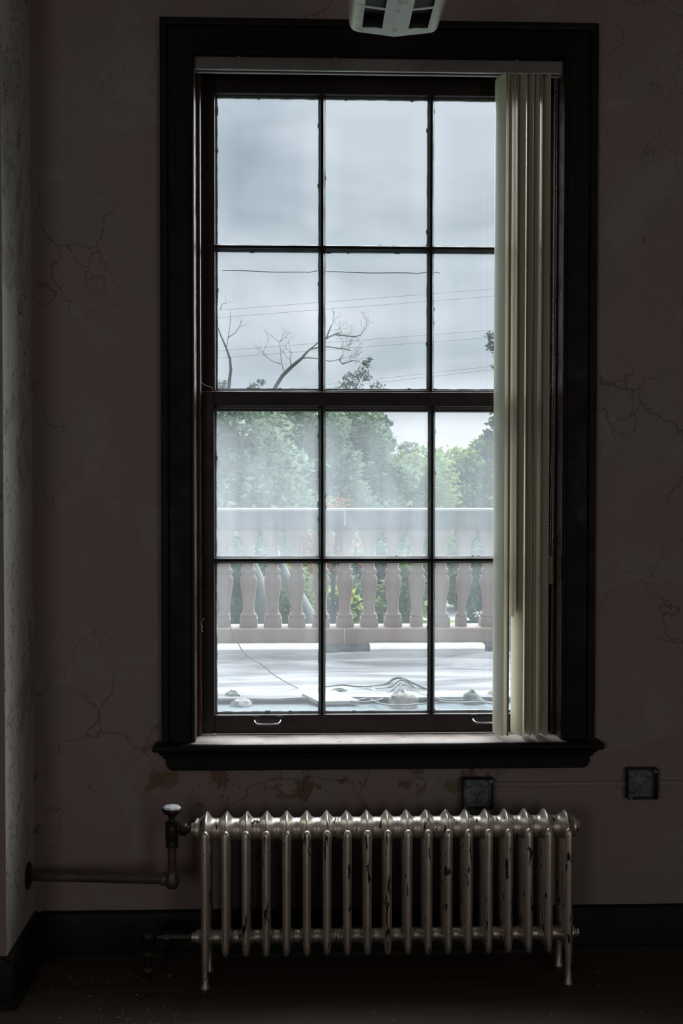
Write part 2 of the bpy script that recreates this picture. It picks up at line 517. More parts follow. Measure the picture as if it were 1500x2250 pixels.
# ------------------------------------------------------------------ mesh building
class MB:
    def __init__(s):
        s.v = []
        s.f = []

    def add(s, vs, fs):
        b = len(s.v)
        s.v += [tuple(p) for p in vs]
        s.f += [tuple(i + b for i in q) for q in fs]
        return s

    def box(s, x0, x1, y0, y1, z0, z1):
        return s.add([(x0, y0, z0), (x1, y0, z0), (x1, y1, z0), (x0, y1, z0), (x0, y0, z1), (x1, y0, z1), (x1, y1, z1), (x0, y1, z1)],
                     [(3, 2, 1, 0), (4, 5, 6, 7), (0, 1, 5, 4), (1, 2, 6, 5), (2, 3, 7, 6), (3, 0, 4, 7)])

    def loft(s, rings, cap=True, closed=True):
        n = len(rings[0])
        b = len(s.v)
        for r in rings:
            s.v += [tuple(p) for p in r]
        for i in range(len(rings) - 1):
            for j in range(n if closed else n - 1):
                k = (j + 1) % n
                s.f.append((b + i * n + j, b + i * n + k, b + (i + 1) * n + k, b + (i + 1) * n + j))
        if cap:
            s.f.append(tuple(b + j for j in reversed(range(n))))
            s.f.append(tuple(b + (len(rings) - 1) * n + j for j in range(n)))
        return s

    def lathe(s, prof, n=16, o=(0, 0, 0), axis='z', cap=True):
        rings = []
        for r, h in prof:
            ring = []
            for j in range(n):
                a = 2 * PI * j / n
                u, v = r * math.cos(a), r * math.sin(a)
                p = (u, v, h) if axis == 'z' else ((h, u, v) if axis == 'x' else (v, h, u))
                ring.append((p[0] + o[0], p[1] + o[1], p[2] + o[2]))
            rings.append(ring)
        return s.loft(rings, cap)

    def tube(s, pts, r, n=8, cap=True):
        pts = [Vector(p) for p in pts]
        rs = r if isinstance(r, (list, tuple)) else [r] * len(pts)
        rings = []
        ref = None
        for i, p in enumerate(pts):
            d = (pts[min(i + 1, len(pts) - 1)] - pts[max(i - 1, 0)])
            d = d.normalized() if d.length > 1e-9 else Vector((0, 0, 1))
            if ref is None:
                ref = Vector((0, 0, 1)) if abs(d.z) < 0.9 else Vector((1, 0, 0))
            a = (ref - d * ref.dot(d))
            a = a.normalized() if a.length > 1e-6 else d.orthogonal().normalized()
            ref = a
            b = d.cross(a)
            rings.append([p + (a * math.cos(2 * PI * j / n) + b * math.sin(2 * PI * j / n)) * rs[i] for j in range(n)])
        return s.loft(rings, cap)

    def prism(s, poly, a0, a1, axis='y'):
        # polygon in the two other axes, extruded between a0 and a1
        def mk(u, v, a):
            return {'y': (u, a, v), 'x': (a, u, v), 'z': (u, v, a)}[axis]
        return s.loft([[mk(u, v, a0) for u, v in poly], [mk(u, v, a1) for u, v in poly]])


def obj(name, mb, mat, parent=None, smooth=False, bevel=0.0, seg=2, loc=None):
    if isinstance(mb, MB):
        me = bpy.data.meshes.new(name)
        me.from_pydata(mb.v, [], mb.f)
        me.update()
        import bmesh
        bm = bmesh.new()
        bm.from_mesh(me)
        bmesh.ops.recalc_face_normals(bm, faces=bm.faces)
        bm.to_mesh(me)
        bm.free()
        if smooth:
            me.polygons.foreach_set('use_smooth', [True] * len(me.polygons))
            try:
                me.set_sharp_from_angle(angle=math.radians(smooth if smooth is not True else 40))
            except Exception:
                pass
        me.materials.append(M[mat] if isinstance(mat, str) else mat)
    else:
        me = mb
    o = bpy.data.objects.new(name, me)
    C.objects.link(o)
    if parent is not None:
        o.parent = parent
        o.location = -Vector(parent_world(parent))
    if loc:
        o.location = Vector(o.location) + Vector(loc)
    if bevel:
        b = o.modifiers.new('bevel', 'BEVEL')
        b.width = bevel
        b.segments = seg
        b.limit_method = 'ANGLE'
    return o


def parent_world(o):
    p = Vector(o.location)
    while o.parent is not None:
        o = o.parent
        p = p + Vector(o.location)
    return p


def tag(o, label=None, cat=None, group=None, kind=None):
    if label:
        o['label'] = label
    if cat:
        o['category'] = cat
    if group:
        o['group'] = group
    if kind:
        o['kind'] = kind
    return o


def thing(name, loc, label, cat, group=None, kind=None):
    o = bpy.data.objects.new(name, None)
    o.empty_display_size = 0.05
    C.objects.link(o)
    o.location = loc
    return tag(o, label, cat, group, kind)


# ------------------------------------------------------------------ room shell
XL = -1.134            # return wall of the window bay, left
YJ = -0.358            # front of the projecting pier
RX, RY, RZ = 3.0, -6.5, 3.95
HX, HZ0, HZ1, TH = 0.63, 0.665, 2.985, 0.215

b = MB()
zt = RZ
for y in (0.0, TH):
    b.v += [(XL - 0.3, y, 0), (RX, y, 0), (RX, y, zt), (XL - 0.3, y, zt), (-HX, y, HZ0), (HX, y, HZ0), (HX, y, HZ1), (-HX, y, HZ1)]
b.f += [(0, 1, 5, 4), (1, 2, 6, 5), (2, 3, 7, 6), (3, 0, 4, 7)]
b.f += [(9, 8, 12, 13), (10, 9, 13, 14), (11, 10, 14, 15), (8, 11, 15, 12)]
b.f += [(4, 5, 13, 12), (5, 6, 14, 13), (6, 7, 15, 14), (7, 4, 12, 15), (1, 0, 8, 9), (2, 1, 9, 10), (3, 2, 10, 11), (0, 3, 11, 8)]
wall = tag(obj('wall_back', b, 'plaster'), 'pinkish brown cracked plaster wall around the window', 'wall', kind='structure')
facade = MB()
for (x0, x1, z0, z1) in ((-4, -0.66, -3.0, 6.5), (0.66, 4, -3.0, 6.5), (-0.66, 0.66, 3.02, 6.5), (-0.66, 0.66, -3.0, 0.60)):
    facade.box(x0, x1, TH + 0.002, TH + 0.025, z0, z1)
tag(obj('wall_outer', facade, 'facade'), 'outer stone face of the building around the window opening', 'wall', kind='structure')

b = MB().box(-3.2, XL, YJ, TH - 0.01, 0, RZ)
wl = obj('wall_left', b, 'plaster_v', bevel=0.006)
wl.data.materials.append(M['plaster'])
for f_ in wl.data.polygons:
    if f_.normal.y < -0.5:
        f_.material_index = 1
tag(wl, 'projecting pier left of the window with crazed paint, return face coloured lighter for window light', 'wall', kind='structure')
b = MB().box(-3.4, -3.2, RY, TH - 0.01, 0, RZ)
tag(obj('wall_side', b, 'plain'), 'plain side wall of the room beyond the pier', 'wall', kind='structure')
b = MB().box(RX, RX + 0.2, RY - 0.2, TH, 0, RZ)
tag(obj('wall_right', b, 'plain'), 'plain right side wall of the room', 'wall', kind='structure')
b = MB()
for x0, x1, z0, z1 in ((-3.4, -2.85, 0, RZ), (-1.75, 1.85, 0, RZ), (2.95, RX, 0, RZ), (-2.85, -1.75, 0, 0.8), (-2.85, -1.75, 2.7, RZ), (1.85, 2.95, 0, 0.8), (1.85, 2.95, 2.7, RZ)):  # both openings are added to hold the rear fill lamps
    b.box(x0, x1, RY - 0.2, RY, z0, z1)
tag(obj('wall_rear', b, 'plain'), 'unseen rear wall of the room with two openings added for the fill lamps', 'wall', kind='structure')
b = MB().box(-3.4, RX + 0.2, RY - 0.2, TH, -0.15, 0)
tag(obj('floor', b, 'floor'), 'dark worn dusty floor of the room', 'floor', kind='structure')
b = MB().box(-3.4, RX + 0.2, RY - 0.2, TH, RZ, RZ + 0.15)
tag(obj('ceiling', b, 'ceil'), 'painted ceiling of the room', 'ceiling', kind='structure')

# skirting: board with a rounded top and a shoe strip
prof = [(0, 0), (-0.022, 0), (-0.022, 0.128), (-0.016, 0.142), (-0.006, 0.148), (0, 0.148)]
shoe = [(0, 0), (-0.036, 0), (-0.034, 0.012), (-0.028, 0.019), (-0.022, 0.021), (0, 0.021)]
b = MB().prism([(u - 0.0005, v) for u, v in prof], XL + 0.022, RX - 0.001, 'x')
o = tag(obj('baseboard_back', b, 'base', smooth=30), 'black brown skirting board behind the radiator', 'baseboard', kind='structure')
obj('shoe_moulding', MB().prism([(u - 0.0005, v) for u, v in shoe], XL + 0.036, RX - 0.001, 'x'), 'base', o, smooth=30)
b = MB().prism([(XL - u + 0.0005, v) for u, v in prof], YJ - 0.022, -0.0005, 'y')
o = tag(obj('baseboard_left', b, 'base', smooth=30), 'black brown skirting board on the pier return', 'baseboard', kind='structure')
obj('shoe_moulding', MB().prism([(XL - u + 0.0005, v) for u, v in shoe], YJ - 0.036, -0.0005, 'y'), 'base', o, smooth=30)
b = MB().prism([(YJ + u - 0.0005, v) for u, v in prof], -3.19, XL + 0.022, 'x')
o = tag(obj('baseboard_front', b, 'base', smooth=30), 'dark skirting board across the front of the pier', 'baseboard', kind='structure')
obj('shoe_moulding', MB().prism([(YJ + u - 0.0005, v) for u, v in shoe], -3.19, XL + 0.036, 'x'), 'base', o, smooth=30)

# ------------------------------------------------------------------ window
win = thing('window_1', (0, 0, 0.708), 'tall dark wooden twelve pane sash window with dirty glass', 'window', kind='structure')
IX, IZ0, IZ1 = 0.605, 0.708, 2.952
# casing: flat board with raised outer back band and inner bead; u runs outwards from the opening
cprof = [(0.0, 0.0), (0.0, -0.019), (0.004, -0.023), (0.010, -0.023), (0.014, -0.019), (0.016, -0.0185), (0.080, -0.0185), (0.083, -0.021),
         (0.086, -0.030), (0.092, -0.033), (0.106, -0.033), (0.108, -0.031), (0.108, 0.0)]
for sgn in (-1, 1):
    r0 = [(sgn * (IX + u), v - 0.0006, IZ0 - 0.001) for u, v in cprof]
    r1 = [(sgn * (IX + u), v - 0.0006, IZ1 + u) for u, v in cprof]
    obj('side_casing', MB().loft([r0, r1]), 'wood', win, smooth=30)
obj('head_casing', MB().loft([[(-IX - u, v - 0.0006, IZ1 + u) for u, v in cprof], [(IX + u, v - 0.0006, IZ1 + u) for u, v in cprof]]), 'wood', win, smooth=30)
# window board with horns, bed mould, apron
sp = [(0.100, 0.683), (-0.052, 0.683), (-0.058, 0.686), (-0.062, 0.692), (-0.062, 0.699), (-0.058, 0.705), (-0.052, 0.708), (0.100, 0.708)]
b = MB()
pts = [(-0.740, -0.062), (0.740, -0.062), (0.740, 0.0), (0.6045, 0.0), (0.6045, 0.100), (-0.6045, 0.100), (-0.6045, 0.0), (-0.740, 0.0)]


def inset(pl, d):
    return [(x - math.copysign(d, x) if abs(x) > 0.7 else x, y + (d if y < -0.05 else 0)) for x, y in pl]


b.loft([[(x, y, z) for x, y in inset(pts, d)] for d, z in ((0.010, 0.681), (0.004, 0.684), (0.0, 0.690), (0.0, 0.699), (0.004, 0.705), (0.010, 0.708))])
obj('stool', b, 'sill', win, smooth=30)
b = MB()
b.loft([[(x0, -0.001, z), (x1, -0.001, z), (x1, y, z), (x0, y, z)] for (x0, x1, y, z) in
        ((-0.704, 0.704, -0.026, 0.655), (-0.709, 0.709, -0.031, 0.660), (-0.711, 0.711, -0.033, 0.667), (-0.718, 0.718, -0.042, 0.672), (-0.722, 0.722, -0.048, 0.6805))])
obj('bed_moulding', b, 'wood', win, smooth=30)
ap = [(-0.700, 0.655), (-0.700, 0.638), (-0.697, 0.627), (-0.690, 0.619), (-0.680, 0.614), (0.680, 0.614), (0.690, 0.619), (0.697, 0.627), (0.700, 0.638), (0.700, 0.655)]
obj('apron', MB().prism(ap, -0.023, -0.001, 'y'), 'wood', win, bevel=0.002)
# jamb linings, head lining, stops
for sgn in (-1, 1):
    x0, x1 = sorted((sgn * IX, sgn * (HX - 0.001)))
    obj('jamb', MB().box(x0, x1, 0.0, 0.214, IZ0 - 0.02, IZ1 + 0.02), 'jambwood', win)
    x0, x1 = sorted((sgn * IX, sgn * (IX - 0.013)))
    obj('stop_bead', MB().box(x0, x1, 0.068, 0.094, IZ0, IZ1), 'jambwood', win, bevel=0.004)
    obj('parting_bead', MB().box(x0, x1, 0.1365, 0.1435, 1.880, IZ1), 'jambwood', win)
    obj('blind_stop', MB().box(x0, x1, 0.190, 0.215, IZ0, IZ1), 'wood', win)
obj('head_lining', MB().box(-IX, IX, 0.0, 0.214, IZ1, HZ1 - 0.001), 'jambwood', win)
obj('head_stop', MB().box(-IX, IX, 0.068, 0.094, IZ1 - 0.013, IZ1), 'jambwood', win, bevel=0.004)
b = MB().prism([(0.1, 0.667), (0.1, 0.700), (0.20, 0.690), (0.31, 0.672), (0.31, 0.645), (TH + 0.03, 0.645), (TH + 0.03, 0.667)], -0.6045, 0.6045, 'x')
obj('outer_sill', b, 'stone', win)

GX = 0.550
MU = 0.1865


def sash(name, yf, zb, zt, rb, rt, zm, panes, dz=0.0):
    """sash front face at yf, 42 mm thick; rb / rt: bottom and top rail heights; zm: middle muntin"""
    yb = yf + 0.042
    fr = MB()
    gz0, gz1 = zb + rb, zt - rt
    for sgn in (-1, 1):
        x0, x1 = sorted((sgn * 0.6035, sgn * GX))
        fr.box(x0, x1, yf, yb, zb, zt)
    fr.box(-GX, GX, yf, yb, zb, gz0)
    fr.box(-GX, GX, yf, yb, gz1, zt)
    sa = obj(name, fr, 'sashwood', win, bevel=0.003)
    # ogee sticking around the glass and the bars
    yg = yf + 0.024
    hw, nw = 0.0115, 0.0045

    def barprof(c):
        return [(c - hw, yb), (c - hw, yg), (c - hw, yg - 0.006), (c - nw - 0.002, yf + 0.009), (c - nw, yf + 0.001), (c + nw, yf + 0.001), (c + nw + 0.002, yf + 0.009),
                (c + hw, yg - 0.006), (c + hw, yg), (c + hw, yb)]
    for x in (-MU, MU):
        obj('muntin', MB().prism(barprof(x), gz0 - 0.002, gz1 + 0.002, 'z'), 'wood', sa, smooth=25)
    pz = [(y, z) for z, y in barprof(zm)]
    for x0, x1 in ((-GX - 0.002, -MU - nw), (-MU + nw, MU - nw), (MU + nw, GX + 0.002)):
        obj('muntin', MB().prism(pz, x0, x1, 'x'), 'wood', sa, smooth=25)
    k = 0
    cols = ((-GX, -MU - 0.0045), (-MU + 0.0045, MU - 0.0045), (MU + 0.0045, GX))
    for zr, (z0, z1) in enumerate(((zm + 0.0045, gz1), (gz0, zm - 0.0045))):
        for x0, x1 in cols:
            p = obj('pane', MB().box(x0 + 0.0005, x1 - 0.0005, yg, yg + 0.003, z0 + 0.0005, z1 - 0.0005), 'pane', sa)
            p['haze'] = panes[k][0]
            p['grade'] = panes[k][1]
            # the strip behind the meeting rails has stayed clean
            p['shield'] = 1.0 if name == 'lower_sash' and zr == 0 else 0.0
            k += 1
            # bead of old putty outside each pane, ragged
            pm = MB()
            for (a0, a1, c, vert, sg) in ((x0, x1, z1, 0, -1), (x0, x1, z0, 0, 1), (z0, z1, x0, 1, 1), (z0, z1, x1, 1, -1)):
                N = 40
                for i in range(N):
                    u0, u1 = a0 + (a1 - a0) * i / N, a0 + (a1 - a0) * (i + 1) / N
                    hgt = 0.0075 + 0.0016 * noise.noise((u0 * 30, c * 17, yf * 9)) + (0.0025 if random.random() < 0.03 else 0)
                    if vert:
                        pm.box(min(c, c + sg * hgt), max(c, c + sg * hgt), yg + 0.0032, yg + 0.012, u0, u1)
                    else:
                        pm.box(u0, u1, yg + 0.0032, yg + 0.012, min(c, c + sg * hgt), max(c, c + sg * hgt))
            tag(obj('putty', pm, 'putty', sa), kind='stuff')
    return sa


LO = sash('lower_sash', 0.0945, IZ0 + 0.001, 1.867, 0.064, 0.048, 1.2985, [(0.094, -0.15), (0.086, -0.3), (0.076, -0.3), (0.034, 0.2), (0.028, 0.4), (0.032, 0.3)])
UP = sash('upper_sash', 0.145, 1.804, 2.9505, 0.072, 0.072, 2.362, [(0.006, 0.0), (0.006, 0.0), (0.006, 0.0), (0.012, 0.0), (0.012, 0.0), (0.018, 0.6)])
# hook lifts on the bottom rail
for px in (588, 1066):
    c = at(px, 1583, 0.094)
    x = c.x
    lf = MB()
    for s in (-1, 1):
        lf.box(x + s * 0.040 - 0.012, x + s * 0.040 + 0.012, 0.0915, 0.0945, 0.735, 0.770)
    pa = obj('sash_lift', lf, 'valve', LO, bevel=0.001)
    # the bar: a rounded hook bulging into the room
    pts = [(x - 0.044, 0.0915, 0.757), (x - 0.042, 0.080, 0.752), (x - 0.036, 0.070, 0.748), (x, 0.069, 0.747), (x + 0.036, 0.070, 0.748), (x + 0.042, 0.080, 0.752), (x + 0.044, 0.0915, 0.757)]
    # a lift is thing > part > sub-part deep already, so bar and plates share the sash as parent
    tag(obj('lift_bar', MB().tube(pts, 0.0032, 8), 'chrome', LO, smooth=True), label='thin nickel bar of the sash lift')

# loose strand of wire stapled across the outside of the upper sash, in broken lengths
for k, (a, c_, za, zb_) in enumerate(((489, 697, 594, 599), (716, 938, 597, 601), (946, 966, 598, 599), (470, 477, 593, 594))):
    p0, p1 = at(a, za, 0.191), at(c_, zb_, 0.191)
    pts = []
    for i in range(13):
        f = i / 12
        q = p0.lerp(p1, f)
        q.z += 0.0012 * math.sin(f * 9 + k)
        if f > 0.94 and k < 2:
            q.z += 0.006
        pts.append(q)
    tag(obj('wire_strand', MB().tube(pts, 0.0019, 6), 'cable'), ['broken dark wire strand outside the left upper pane', 'broken dark wire strand outside the middle upper pane', 'short wire stub right of the right upper muntin', 'short wire stub beside the left stile of the upper sash'][k], 'wire', 'wire strands outside the upper sash')

# string caught on the left stop, loose thread at the meeting rail
pts = [at(449, 1358, 0.064), at(446, 1363, 0.060), at(441, 1366, 0.058), at(442, 1372, 0.058), at(444, 1378, 0.058), at(442, 1385, 0.06), at(446, 1389, 0.064)]
tag(obj('string_end', MB().tube(pts, 0.0013, 6), 'string', smooth=True), 'short frayed pale string end caught on the left window stop', 'string')
pts = [at(441, 840, 0.0905), at(447, 844, 0.0885), at(453, 848, 0.0885), at(460, 849, 0.0885), at(466, 853, 0.0885), at(466, 858, 0.0885)]
tag(obj('thread', MB().tube(pts, 0.0009, 6), 'string', smooth=True), 'thin pale thread hanging at the left end of the meeting rail', 'string')

# ------------------------------------------------------------------ vertical blind
bl = thing('vertical_blind', (0.48, 0.02, 2.90), 'cream vertical blind drawn to the right of the window', 'blind')
hp = [(0.004, 2.909), (0.002, 2.912), (0.002, 2.945), (0.004, 2.948), (0.042, 2.948), (0.044, 2.945), (0.044, 2.912), (0.042, 2.909), (0.034, 2.909), (0.034, 2.918), (0.027, 2.918), (0.027, 2.912), (0.019, 2.912), (0.019, 2.918), (0.012, 2.918), (0.012, 2.909)]
obj('headrail', MB().prism(hp, -0.602, 0.597, 'x'), 'rail', bl, smooth=20)
for ya, yb in ((0.0045, 0.0115), (0.0345, 0.0415)):
    obj('lit_track_lip', MB().box(-0.600, 0.596, ya, yb, 2.9065, 2.9092), 'highlight', bl)  # lips coloured pale in place of light caught from below
obj('end_cap', MB().box(0.597, 0.6035, 0.001, 0.045, 2.906, 2.949), 'rail', bl, bevel=0.001)
obj('end_cap', MB().box(-0.6045, -0.602, 0.001, 0.045, 2.906, 2.949), 'rail', bl, bevel=0.0008)
for x in (-0.46, -0.145, 0.45):
    obj('bracket', MB().box(x - 0.006, x + 0.006, -0.001, 0.002, 2.909, 2.949), 'rail', bl, bevel=0.0005)
vanes = [(0.3990, 0.0200, 0.722, 8), (0.4145, 0.0110, 0.723, 3), (0.4235, 0.0120, 0.724, 3), (0.4385, 0.0060, 1.118, 2), (0.4500, -0.0020, 1.135, 2), (0.4640, 0.0225, 0.722, 7),
         (0.4815, -0.0050, 0.722, 2), (0.4925, 0.0120, 0.723, 5), (0.5015, -0.0010, 0.724, 2), (0.5110, 0.0120, 0.723, 5), (0.5200, 0.0020, 0.723, 3), (0.5330, -0.0060, 0.722, 2), (0.5490, 0.0140, 0.721, 7)]
for i, (x, dx, z0, sag) in enumerate(vanes):
    rr = []
    W, T, N = 0.090, 0.0011, 12
    for zz in (z0, (z0 + 2.9) * 0.5, 2.898):
        swing = (0.003 * math.sin(i * 2.1)) * (2.898 - zz) / 2.2
        fr_, bk = [], []
        for j in range(N + 1):
            f = j / N
            yy = 0.0620 - W * f
            bow = -(sag / 1000.0) * (1 - (2 * f - 1) ** 2)
            xx = x - dx / 2 + dx * f + bow + swing
            yy = max(yy, -0.029)
            fr_.append((xx, yy, zz))
            bk.append((xx + T, yy, zz))
        rr.append(fr_ + bk[::-1])
    v = obj('vane', MB().loft(rr), 'vane', bl, smooth=30)
    # stem clip that carries the vane
    obj('clip', MB().box(x - 0.0035, x + 0.0045, 0.017, 0.029, 2.899, 2.914), 'rail', v)
# bead chain loop and its weight
zlo = 1.315
ch = MB()


def bead(m, p, r):
    vs = [(p[0] + r * a, p[1] + r * b_, p[2] + r * c_) for a, b_, c_ in ((1, 0, 0), (-1, 0, 0), (0, 1, 0), (0, -1, 0), (0, 0, 1), (0, 0, -1))]
    m.add(vs, [(0, 2, 4), (2, 1, 4), (1, 3, 4), (3, 0, 4), (2, 0, 5), (1, 2, 5), (3, 1, 5), (0, 3, 5)])


for x, y, lean in ((0.5835, 0.030, 0.0), (0.5865, 0.014, 0.004)):
    z = 2.905
    while z > zlo:
        f = (2.905 - z) / (2.905 - zlo)
        bead(ch, (x - 0.010 * f * f + lean * f, y + (0.022 - y) * f * f, z), 0.0023)
        z -= 0.0060
tag(obj('bead_chain', ch, 'chain', bl, smooth=True), label='white bead chain hanging beside the right jamb', kind='stuff')
obj('chain_weight', MB().prism([(0.567, 1.222), (0.584, 1.222), (0.584, 1.316), (0.567, 1.316)], 0.014, 0.028, 'y'), 'weight', bl, bevel=0.003)
# wrist of cord behind the last vane
pts = [at(*p) for p in ((1213, 842, 0.060), (1209, 848, 0.058), (1206, 880, 0.058), (1206, 960, 0.058), (1208, 1010, 0.057), (1211, 1050, 0.056), (1212, 1080, 0.056), (1208, 1104, 0.058))]
tag(obj('pull_cord', MB().tube(pts, [0.0018, 0.002, 0.002, 0.0016, 0.0018, 0.0022, 0.002, 0.0012], 6), 'cord', smooth=True), 'frayed brown cord loop hanging behind the outermost right vane', 'cord')

# ------------------------------------------------------------------ radiator
RYC = -0.200
rad = thing('radiator', (0.01, RYC, 0.0), 'old silver painted cast iron column radiator under the window', 'radiator')
X0, X1, NS = -0.5525, 0.5745, 19
pitch = (X1 - X0) / (NS - 1)
TY = (-0.266, -0.222, -0.178, -0.134)


def section(legs):
    m = MB()
    N = 10
    for k, ty in enumerate(TY):
        z0 = 0.118
        if legs and k in (0, 3):
            m.lathe([(0.0150, 0.0), (0.0150, 0.006), (0.0105, 0.018), (0.0110, 0.06), (0.0125, 0.118), (0.0128, 0.30), (0.0128, 0.468), (0.0110, 0.478), (0.0070, 0.485), (0.002, 0.488)], N, (0, ty, 0), cap=True)
        else:
            m.lathe([(0.006, z0 - 0.018), (0.0105, z0 - 0.010), (0.0125, z0 + 0.01), (0.0128, 0.30), (0.0128, 0.468), (0.0110, 0.478), (0.0070, 0.485), (0.002, 0.488)], N, (0, ty, 0), cap=True)
    # header: the hub between the sections swells into a pointed dome over each row of columns
    hp_ = pitch / 2 - 0.0003
    us = [-1, -0.94, -0.8, -0.66, -0.54, -0.44, -0.35, -0.27, -0.19, -0.11, -0.05, 0, 0.05, 0.11, 0.19, 0.27, 0.35, 0.44, 0.54, 0.66, 0.8, 0.94, 1]
    for zc, r, by, bt, bb in ((0.4750, 0.0330, 0.0370, 0.0190, 0.0060), (0.1350, 0.0205, 0.0560, 0.0100, 0.0130)):
        rings = []
        for u in us:
            x = u * hp_
            g = math.exp(-(x / 0.0130) ** 2)
            c = max(0.0, 1 - abs(x) / 0.0045)
            jt = 0.0012 if abs(u) > 0.9 else 0.0
            ring = []
            for k in range(22):
                a = 2 * PI * k / 22
                ry = r + jt + by * g
                rz_ = r + jt + ((bt * g + 0.0015 * c) if math.sin(a) > 0 else bb * g)
                ring.append((x, RYC + ry * math.cos(a), zc + rz_ * math.sin(a)))
            rings.append(ring)
        m.loft(rings)
    return m


def sec_mesh(legs):
    t = obj('section', section(legs), 'rad', smooth=35)
    me = t.data
    bpy.data.objects.remove(t)
    return me


me_in, me_end = sec_mesh(False), sec_mesh(True)
for i in range(NS):
    end = i in (0, NS - 1)
    o = obj('section', me_end if end else me_in, None, rad, loc=(X0 + pitch * i, 0, 0))
    if end:
        o['label'] = 'end section standing on legs'
for sgn, xe in ((-1, X0), (1, X1)):
    for z, r in ((0.4750, 0.0310), (0.1350, 0.0205)):
        xs = xe + sgn * pitch / 2
        m = MB().lathe([(r * 0.92, xs), (r * 0.92, xs + sgn * 0.004), (r * 0.70, xs + sgn * 0.006), (r * 0.62, xs + sgn * 0.016), (r * 0.2, xs + sgn * 0.0165)], 6 if sgn > 0 else 16, (0, RYC, z), 'x')
        obj('bushing', m, 'rad', rad, smooth=30)

# upper valve with faceted knob, riser, elbow and branch to the pier
VX = -0.661
sup = thing('radiator_valve', (VX, RYC, 0.30), 'dark radiator valve with faceted knob and brown supply pipe', 'valve')
HZ = 0.4750
m = MB().lathe([(0.013, 0.418), (0.0195, 0.420), (0.0195, 0.436), (0.018, 0.440), (0.0205, 0.448), (0.0210, 0.478), (0.019, 0.488), (0.0215, 0.490), (0.0215, 0.499), (0.011, 0.500), (0.0095, 0.512), (0.011, 0.514)], 20, (VX, RYC, 0))
obj('valve_body', m, 'valve', sup, smooth=30)
kn = MB().lathe([(0.011, 0.5135), (0.014, 0.516), (0.014, 0.523), (0.0265, 0.527), (0.0330, 0.533), (0.0330, 0.539), (0.0250, 0.5475), (0.006, 0.5485)], 8, (VX, RYC, 0))
tag(obj('knob', kn, 'valve', sup, bevel=0.001), label='dark eight sided valve knob')
tag(obj('knob_lit_top', MB().lathe([(0.0295, 0.5435), (0.0245, 0.5485), (0.004, 0.5530)], 8, (VX, RYC, 0)), 'highlight', sup), label='top of the knob coloured pale for the light on it')  # lit upper facets put into the colour
m = MB().lathe([(0.012, VX + 0.012), (0.012, VX + 0.024), (0.0185, VX + 0.025), (0.0205, VX + 0.030), (0.0205, VX + 0.042), (0.0185, VX + 0.047), (0.012, VX + 0.048), (0.012, -0.606)], 8, (0, RYC, HZ), 'x')
obj('union_nut', m, 'valve', sup, bevel=0.0008)
obj('riser', MB().lathe([(0.0135, 0.322), (0.0135, 0.420)], 18, (VX, RYC, 0)), 'copper', sup, smooth=30)
PZ0, PZ1, PY1 = 0.3190, 0.297, -0.092
obj('elbow', MB().lathe([(0.0150, 0.345), (0.0185, 0.340), (0.0195, 0.332), (0.0222, 0.322), (0.0235, 0.311), (0.0215, 0.300), (0.0150, 0.291), (0.004, 0.288)], 18, (VX, RYC, 0)), 'copper', sup, smooth=60)
obj('collar', MB().lathe([(0.0215, VX - 0.034), (0.0215, VX - 0.016)], 18, (0, RYC + 0.002, PZ0), 'x'), 'pipe', sup, bevel=0.002, smooth=30)
obj('branch_pipe', MB().tube([(VX - 0.020, RYC + 0.002, PZ0), (XL + 0.006, PY1, PZ1)], 0.0165, 20), 'pipe', sup, smooth=40)
m = MB().lathe([(0.043, XL + 0.0004), (0.043, XL + 0.003), (0.038, XL + 0.007), (0.022, XL + 0.010), (0.0165, XL + 0.016)], 24, (0, PY1, PZ1), 'x')
obj('escutcheon', m, 'boxdark', sup, smooth=30)

# lower return valve
LX = -0.735
ret = thing('return_valve', (LX, RYC, 0.0), 'small black return valve low on the left of the radiator', 'valve')
m = MB().lathe([(0.004, 0.098), (0.014, 0.100), (0.016, 0.110), (0.024, 0.118), (0.0290, 0.132), (0.0290, 0.146), (0.024, 0.158), (0.014, 0.166), (0.003, 0.168)], 18, (LX, RYC, 0))
obj('trap_body', m, 'valve', ret, smooth=40)
obj('tail_pipe', MB().lathe([(0.0115, 0.0), (0.0115, 0.100)], 14, (LX, RYC, 0)), 'valve', ret, smooth=40)
for z in (0.030, 0.080):
    obj('ring', MB().lathe([(0.0135, z), (0.0160, z + 0.002), (0.0160, z + 0.009), (0.0135, z + 0.011)], 16, (LX, RYC, 0)), 'pipe', ret, smooth=30)
m = MB().lathe([(0.012, LX + 0.02), (0.012, LX + 0.045), (0.018, LX + 0.047), (0.018, LX + 0.068), (0.012, LX + 0.070), (0.0125, -0.602)], 8, (0, RYC, 0.135), 'x')
obj('union_nut', m, 'valve', ret, smooth=20)

